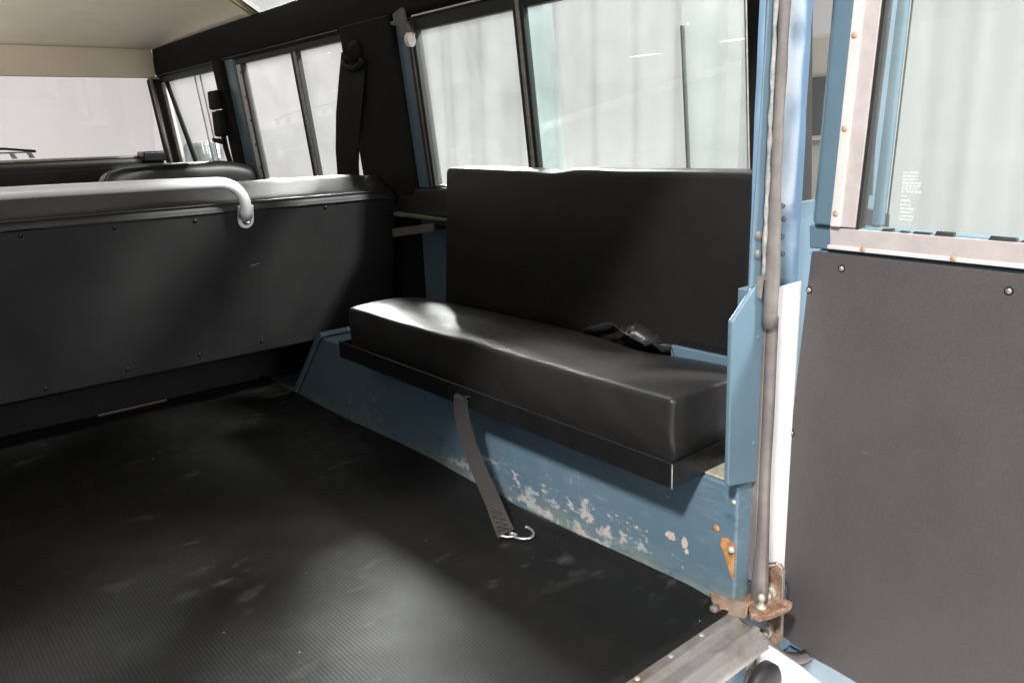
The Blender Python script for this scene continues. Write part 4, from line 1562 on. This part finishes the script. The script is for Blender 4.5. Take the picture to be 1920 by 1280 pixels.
# scuff on the board
mb = MB()
mb.hexa([P(0.368, 0.3135, 0.0001), P(0.390, 0.3165, 0.0001), P(0.390, 0.3172, 0.0001), P(0.370, 0.3150, 0.0001)], [P(0.368, 0.3135, 0.0004), P(0.390, 0.3165, 0.0004), P(0.390, 0.3172, 0.0004), P(0.370, 0.3150, 0.0004)])
mb.build('scuff_mark', M['seal'], MBN)
# grab bar
mb = MB()
yb2 = 1.068
bar = [(-0.62, yb2, 0.498)] + [(x, yb2, 0.4965 - 0.004 * x * 0) for x in (-0.3, 0.0, 0.15, 0.25, 0.30)]
bar = [(-0.62, 1.068, 0.4965), (-0.3, 1.068, 0.4965), (0.0, 1.068, 0.4955), (0.20, 1.068, 0.4930), (0.300, 1.068, 0.4905)]
for k in range(1, 8):
    a = math.pi / 2 * k / 7
    bar.append((0.300 + 0.055 * math.sin(a), 1.068 + 0.006 * k / 7, 0.4905 - 0.050 * (1 - math.cos(a))))
bar += [(0.3565, 1.080, 0.432), (0.3570, 1.088, 0.420)]
rad = [0.0108] * (len(bar) - 2) + [0.0125, 0.0135]
mb.tube(bar, rad, 18)
gb = mb.build('grab_bar', M['grey_paint'], MBN, smooth=True, label='grey tubular grab bar across the seat back')
mb = MB()
foot = []
for k in range(13):
    a = math.pi * k / 12
    foot.append((0.3615 - 0.0165 * math.cos(a), 0.412 - 0.0165 * math.sin(a)))
foot += [(0.378, 0.442), (0.346, 0.442)]
mb.hexa([P(x, z, 0.001) for x, z in foot], [P(x, z, 0.008) for x, z in foot])
mb.build('bar_foot', M['grey_paint'], gb, 0.002)
mb = MB()
mb.lathe(P(0.3615, 0.4125, 0.008), (0, -0.979, -0.2), [(0, 0.0095), (0.0015, 0.0092), (0.002, 0.007), (0.0055, 0.0068), (0.0065, 0.0045), (0.005, 0.0035), (0.005, 0.001)], 16)
mb.build('bolt', M['steel'], gb, smooth=True)
# folding arms that hold the seat back
mb = MB()
mb.hexa([(0.705, 0.935, 0.363), (0.708, 0.935, 0.363), (0.700, 1.090, 0.341), (0.697, 1.090, 0.341)], [(0.705, 0.935, 0.381), (0.708, 0.935, 0.381), (0.700, 1.090, 0.360), (0.697, 1.090, 0.360)])
arm = mb.build('support_arm', M['arm_paint'], MBN, 0.0008)
mb = MB()
mb.hexa([(0.712, 0.895, 0.3855), (0.722, 0.895, 0.3855), (0.712, 1.085, 0.389), (0.700, 1.085, 0.389)], [(0.712, 0.895, 0.3925), (0.722, 0.895, 0.3925), (0.712, 1.085, 0.399), (0.700, 1.085, 0.399)])
mb.build('support_arm', M['arm_paint'], MBN, 0.002)
mb = MB()
mb.tube([(0.712, 0.93, 0.374), (0.712, 0.885, 0.380)], [0.006, 0.0045], 10)
mb.build('arm_bolt', M['black'], MBN, smooth=True)
for y in (0.925, 0.912, 0.900):
    mb = MB()
    mb.lathe((0.712, y, 0.3745 + (0.93 - y) * 0.13), (0, -1, 0.13), [(0, 0.0075), (0.004, 0.0075)], 12)
    mb.build('arm_nut', M['black'], MBN)

# ================================================================== FRONT SEAT
FS = empty('front_seat', (0.51, 1.95, 0.0), 'black front seat back showing above the middle bench on the right', 'car seat', 'front seats ahead of the middle bench')


def fs_warp(p):
    q = p.copy()
    c = (p.x - 0.515) / 0.22
    q.z -= 0.030 * max(0, abs(c) - 0.45) ** 2 * 3.0 * max(0, (p.z - 0.3) / 0.2)
    return q


mb = MB()
mb.rbox((0.295, 1.88, 0.10), (0.735, 1.98, 0.516), 0.03, (30, 10, 20), fs_warp)
mb.build('seat_back', M['vinyl'], FS, smooth=True)
mb = MB()
mb.tube([(0.293, 1.878, 0.30), (0.294, 1.878, 0.44), (0.298, 1.876, 0.478), (0.312, 1.876, 0.499), (0.345, 1.876, 0.508), (0.42, 1.876, 0.5115), (0.52, 1.876, 0.510)], 0.0055, 10)
mb.build('piping', M['vinyl'], FS, smooth=True)
mb = MB()
mb.rbox((0.29, 1.95, 0.08), (0.74, 2.40, 0.22), 0.03, (12, 12, 6))
mb.build('seat_cushion', M['vinyl_dull'], FS, smooth=True)
mb = MB()
mb.box((0.30, 1.90, -0.003), (0.73, 2.38, 0.08))
mb.build('seat_base', M['black_matt'], FS)
FS2 = empty('front_seat', (-0.1, 1.95, 0.0), 'lower black front seat back beside the taller right front seat', 'car seat', 'front seats ahead of the middle bench')
mb = MB()
mb.rbox((-0.25, 1.90, 0.10), (0.26, 1.99, 0.452), 0.03, (20, 8, 14))
mb.build('seat_back', M['vinyl_dull'], FS2, smooth=True)
mb = MB()
mb.box((-0.25, 1.90, -0.003), (0.25, 2.38, 0.0995))
mb.build('seat_base', M['black_matt'], FS2)

# ================================================================== SEAT BELTS
SBt = empty('seat_belt', (0.70, 1.18, 0.74), 'black seat belt with anchor knob on the wide lined pillar', 'seat belt', 'seat belts on the side pillars')
mb = MB()
mb.ribbon([(wx(0.735) - 0.017, 1.190, 0.735), (wx(0.68) - 0.020, 1.215, 0.68), (wx(0.60) - 0.018, 1.262, 0.60), (wx(0.52) - 0.015, 1.300, 0.52), (wx(0.45) - 0.013, 1.320, 0.44)], 0.105, 0.0022, Vector((0.0, 1.0, 0.0)))
mb.build('webbing', M['belt'], SBt)
mb = MB()
mb.lathe((wx(0.752) - 0.013, 1.178, 0.752), (-1, 0, 0), [(0, 0.024), (0.006, 0.024), (0.012, 0.020), (0.018, 0.010), (0.019, 0.002)], 18)
mb.build('anchor_knob', M['plush'], SBt, smooth=True)
mb = MB()
mb.tube([(wx(0.735) - 0.022, 1.225, 0.735), (wx(0.722) - 0.026, 1.215, 0.722), (wx(0.715) - 0.026, 1.185, 0.715), (wx(0.715) - 0.026, 1.155, 0.718), (wx(0.73) - 0.022, 1.142, 0.732)], 0.0075, 10)
mb.build('belt_loop', M['belt'], SBt, smooth=True)

FB = empty('seat_belt', (0.69, 2.0, 0.70), 'black belt reel and buckle on the slim front pillar', 'seat belt', 'seat belts on the side pillars')
mb = MB()
mb.rbox((0.672, 2.000, 0.665), (0.690, 2.075, 0.722), 0.008, (6, 8, 8))
mb.build('reel_cover', M['black_matt'], FB, smooth=True)
mb = MB()
mb.rbox((0.676, 2.000, 0.585), (0.698, 2.070, 0.664), 0.008, (6, 8, 10))
mb.build('belt_guide', M['black_matt'], FB, smooth=True)
mb = MB()
mb.box((0.6715, 2.024, 0.659), (0.6745, 2.062, 0.663))
mb.build('buckle_edge', M['steel'], FB)
mb = MB()
mb.hexa([(0.690, 2.035, 0.560), (0.697, 2.035, 0.560), (0.697, 2.130, 0.572), (0.690, 2.130, 0.572)], [(0.690, 2.030, 0.578), (0.697, 2.030, 0.578), (0.697, 2.125, 0.584), (0.690, 2.125, 0.584)])
mb.build('tongue', M['black_matt'], FB, 0.002)
mb = MB()
mb.ribbon([(0.693, 2.035, 0.590), (0.700, 2.045, 0.55), (0.712, 2.040, 0.48), (0.716, 2.035, 0.42)], 0.040, 0.002, Vector((0, 1, 0)))
mb.build('webbing', M['belt'], FB)
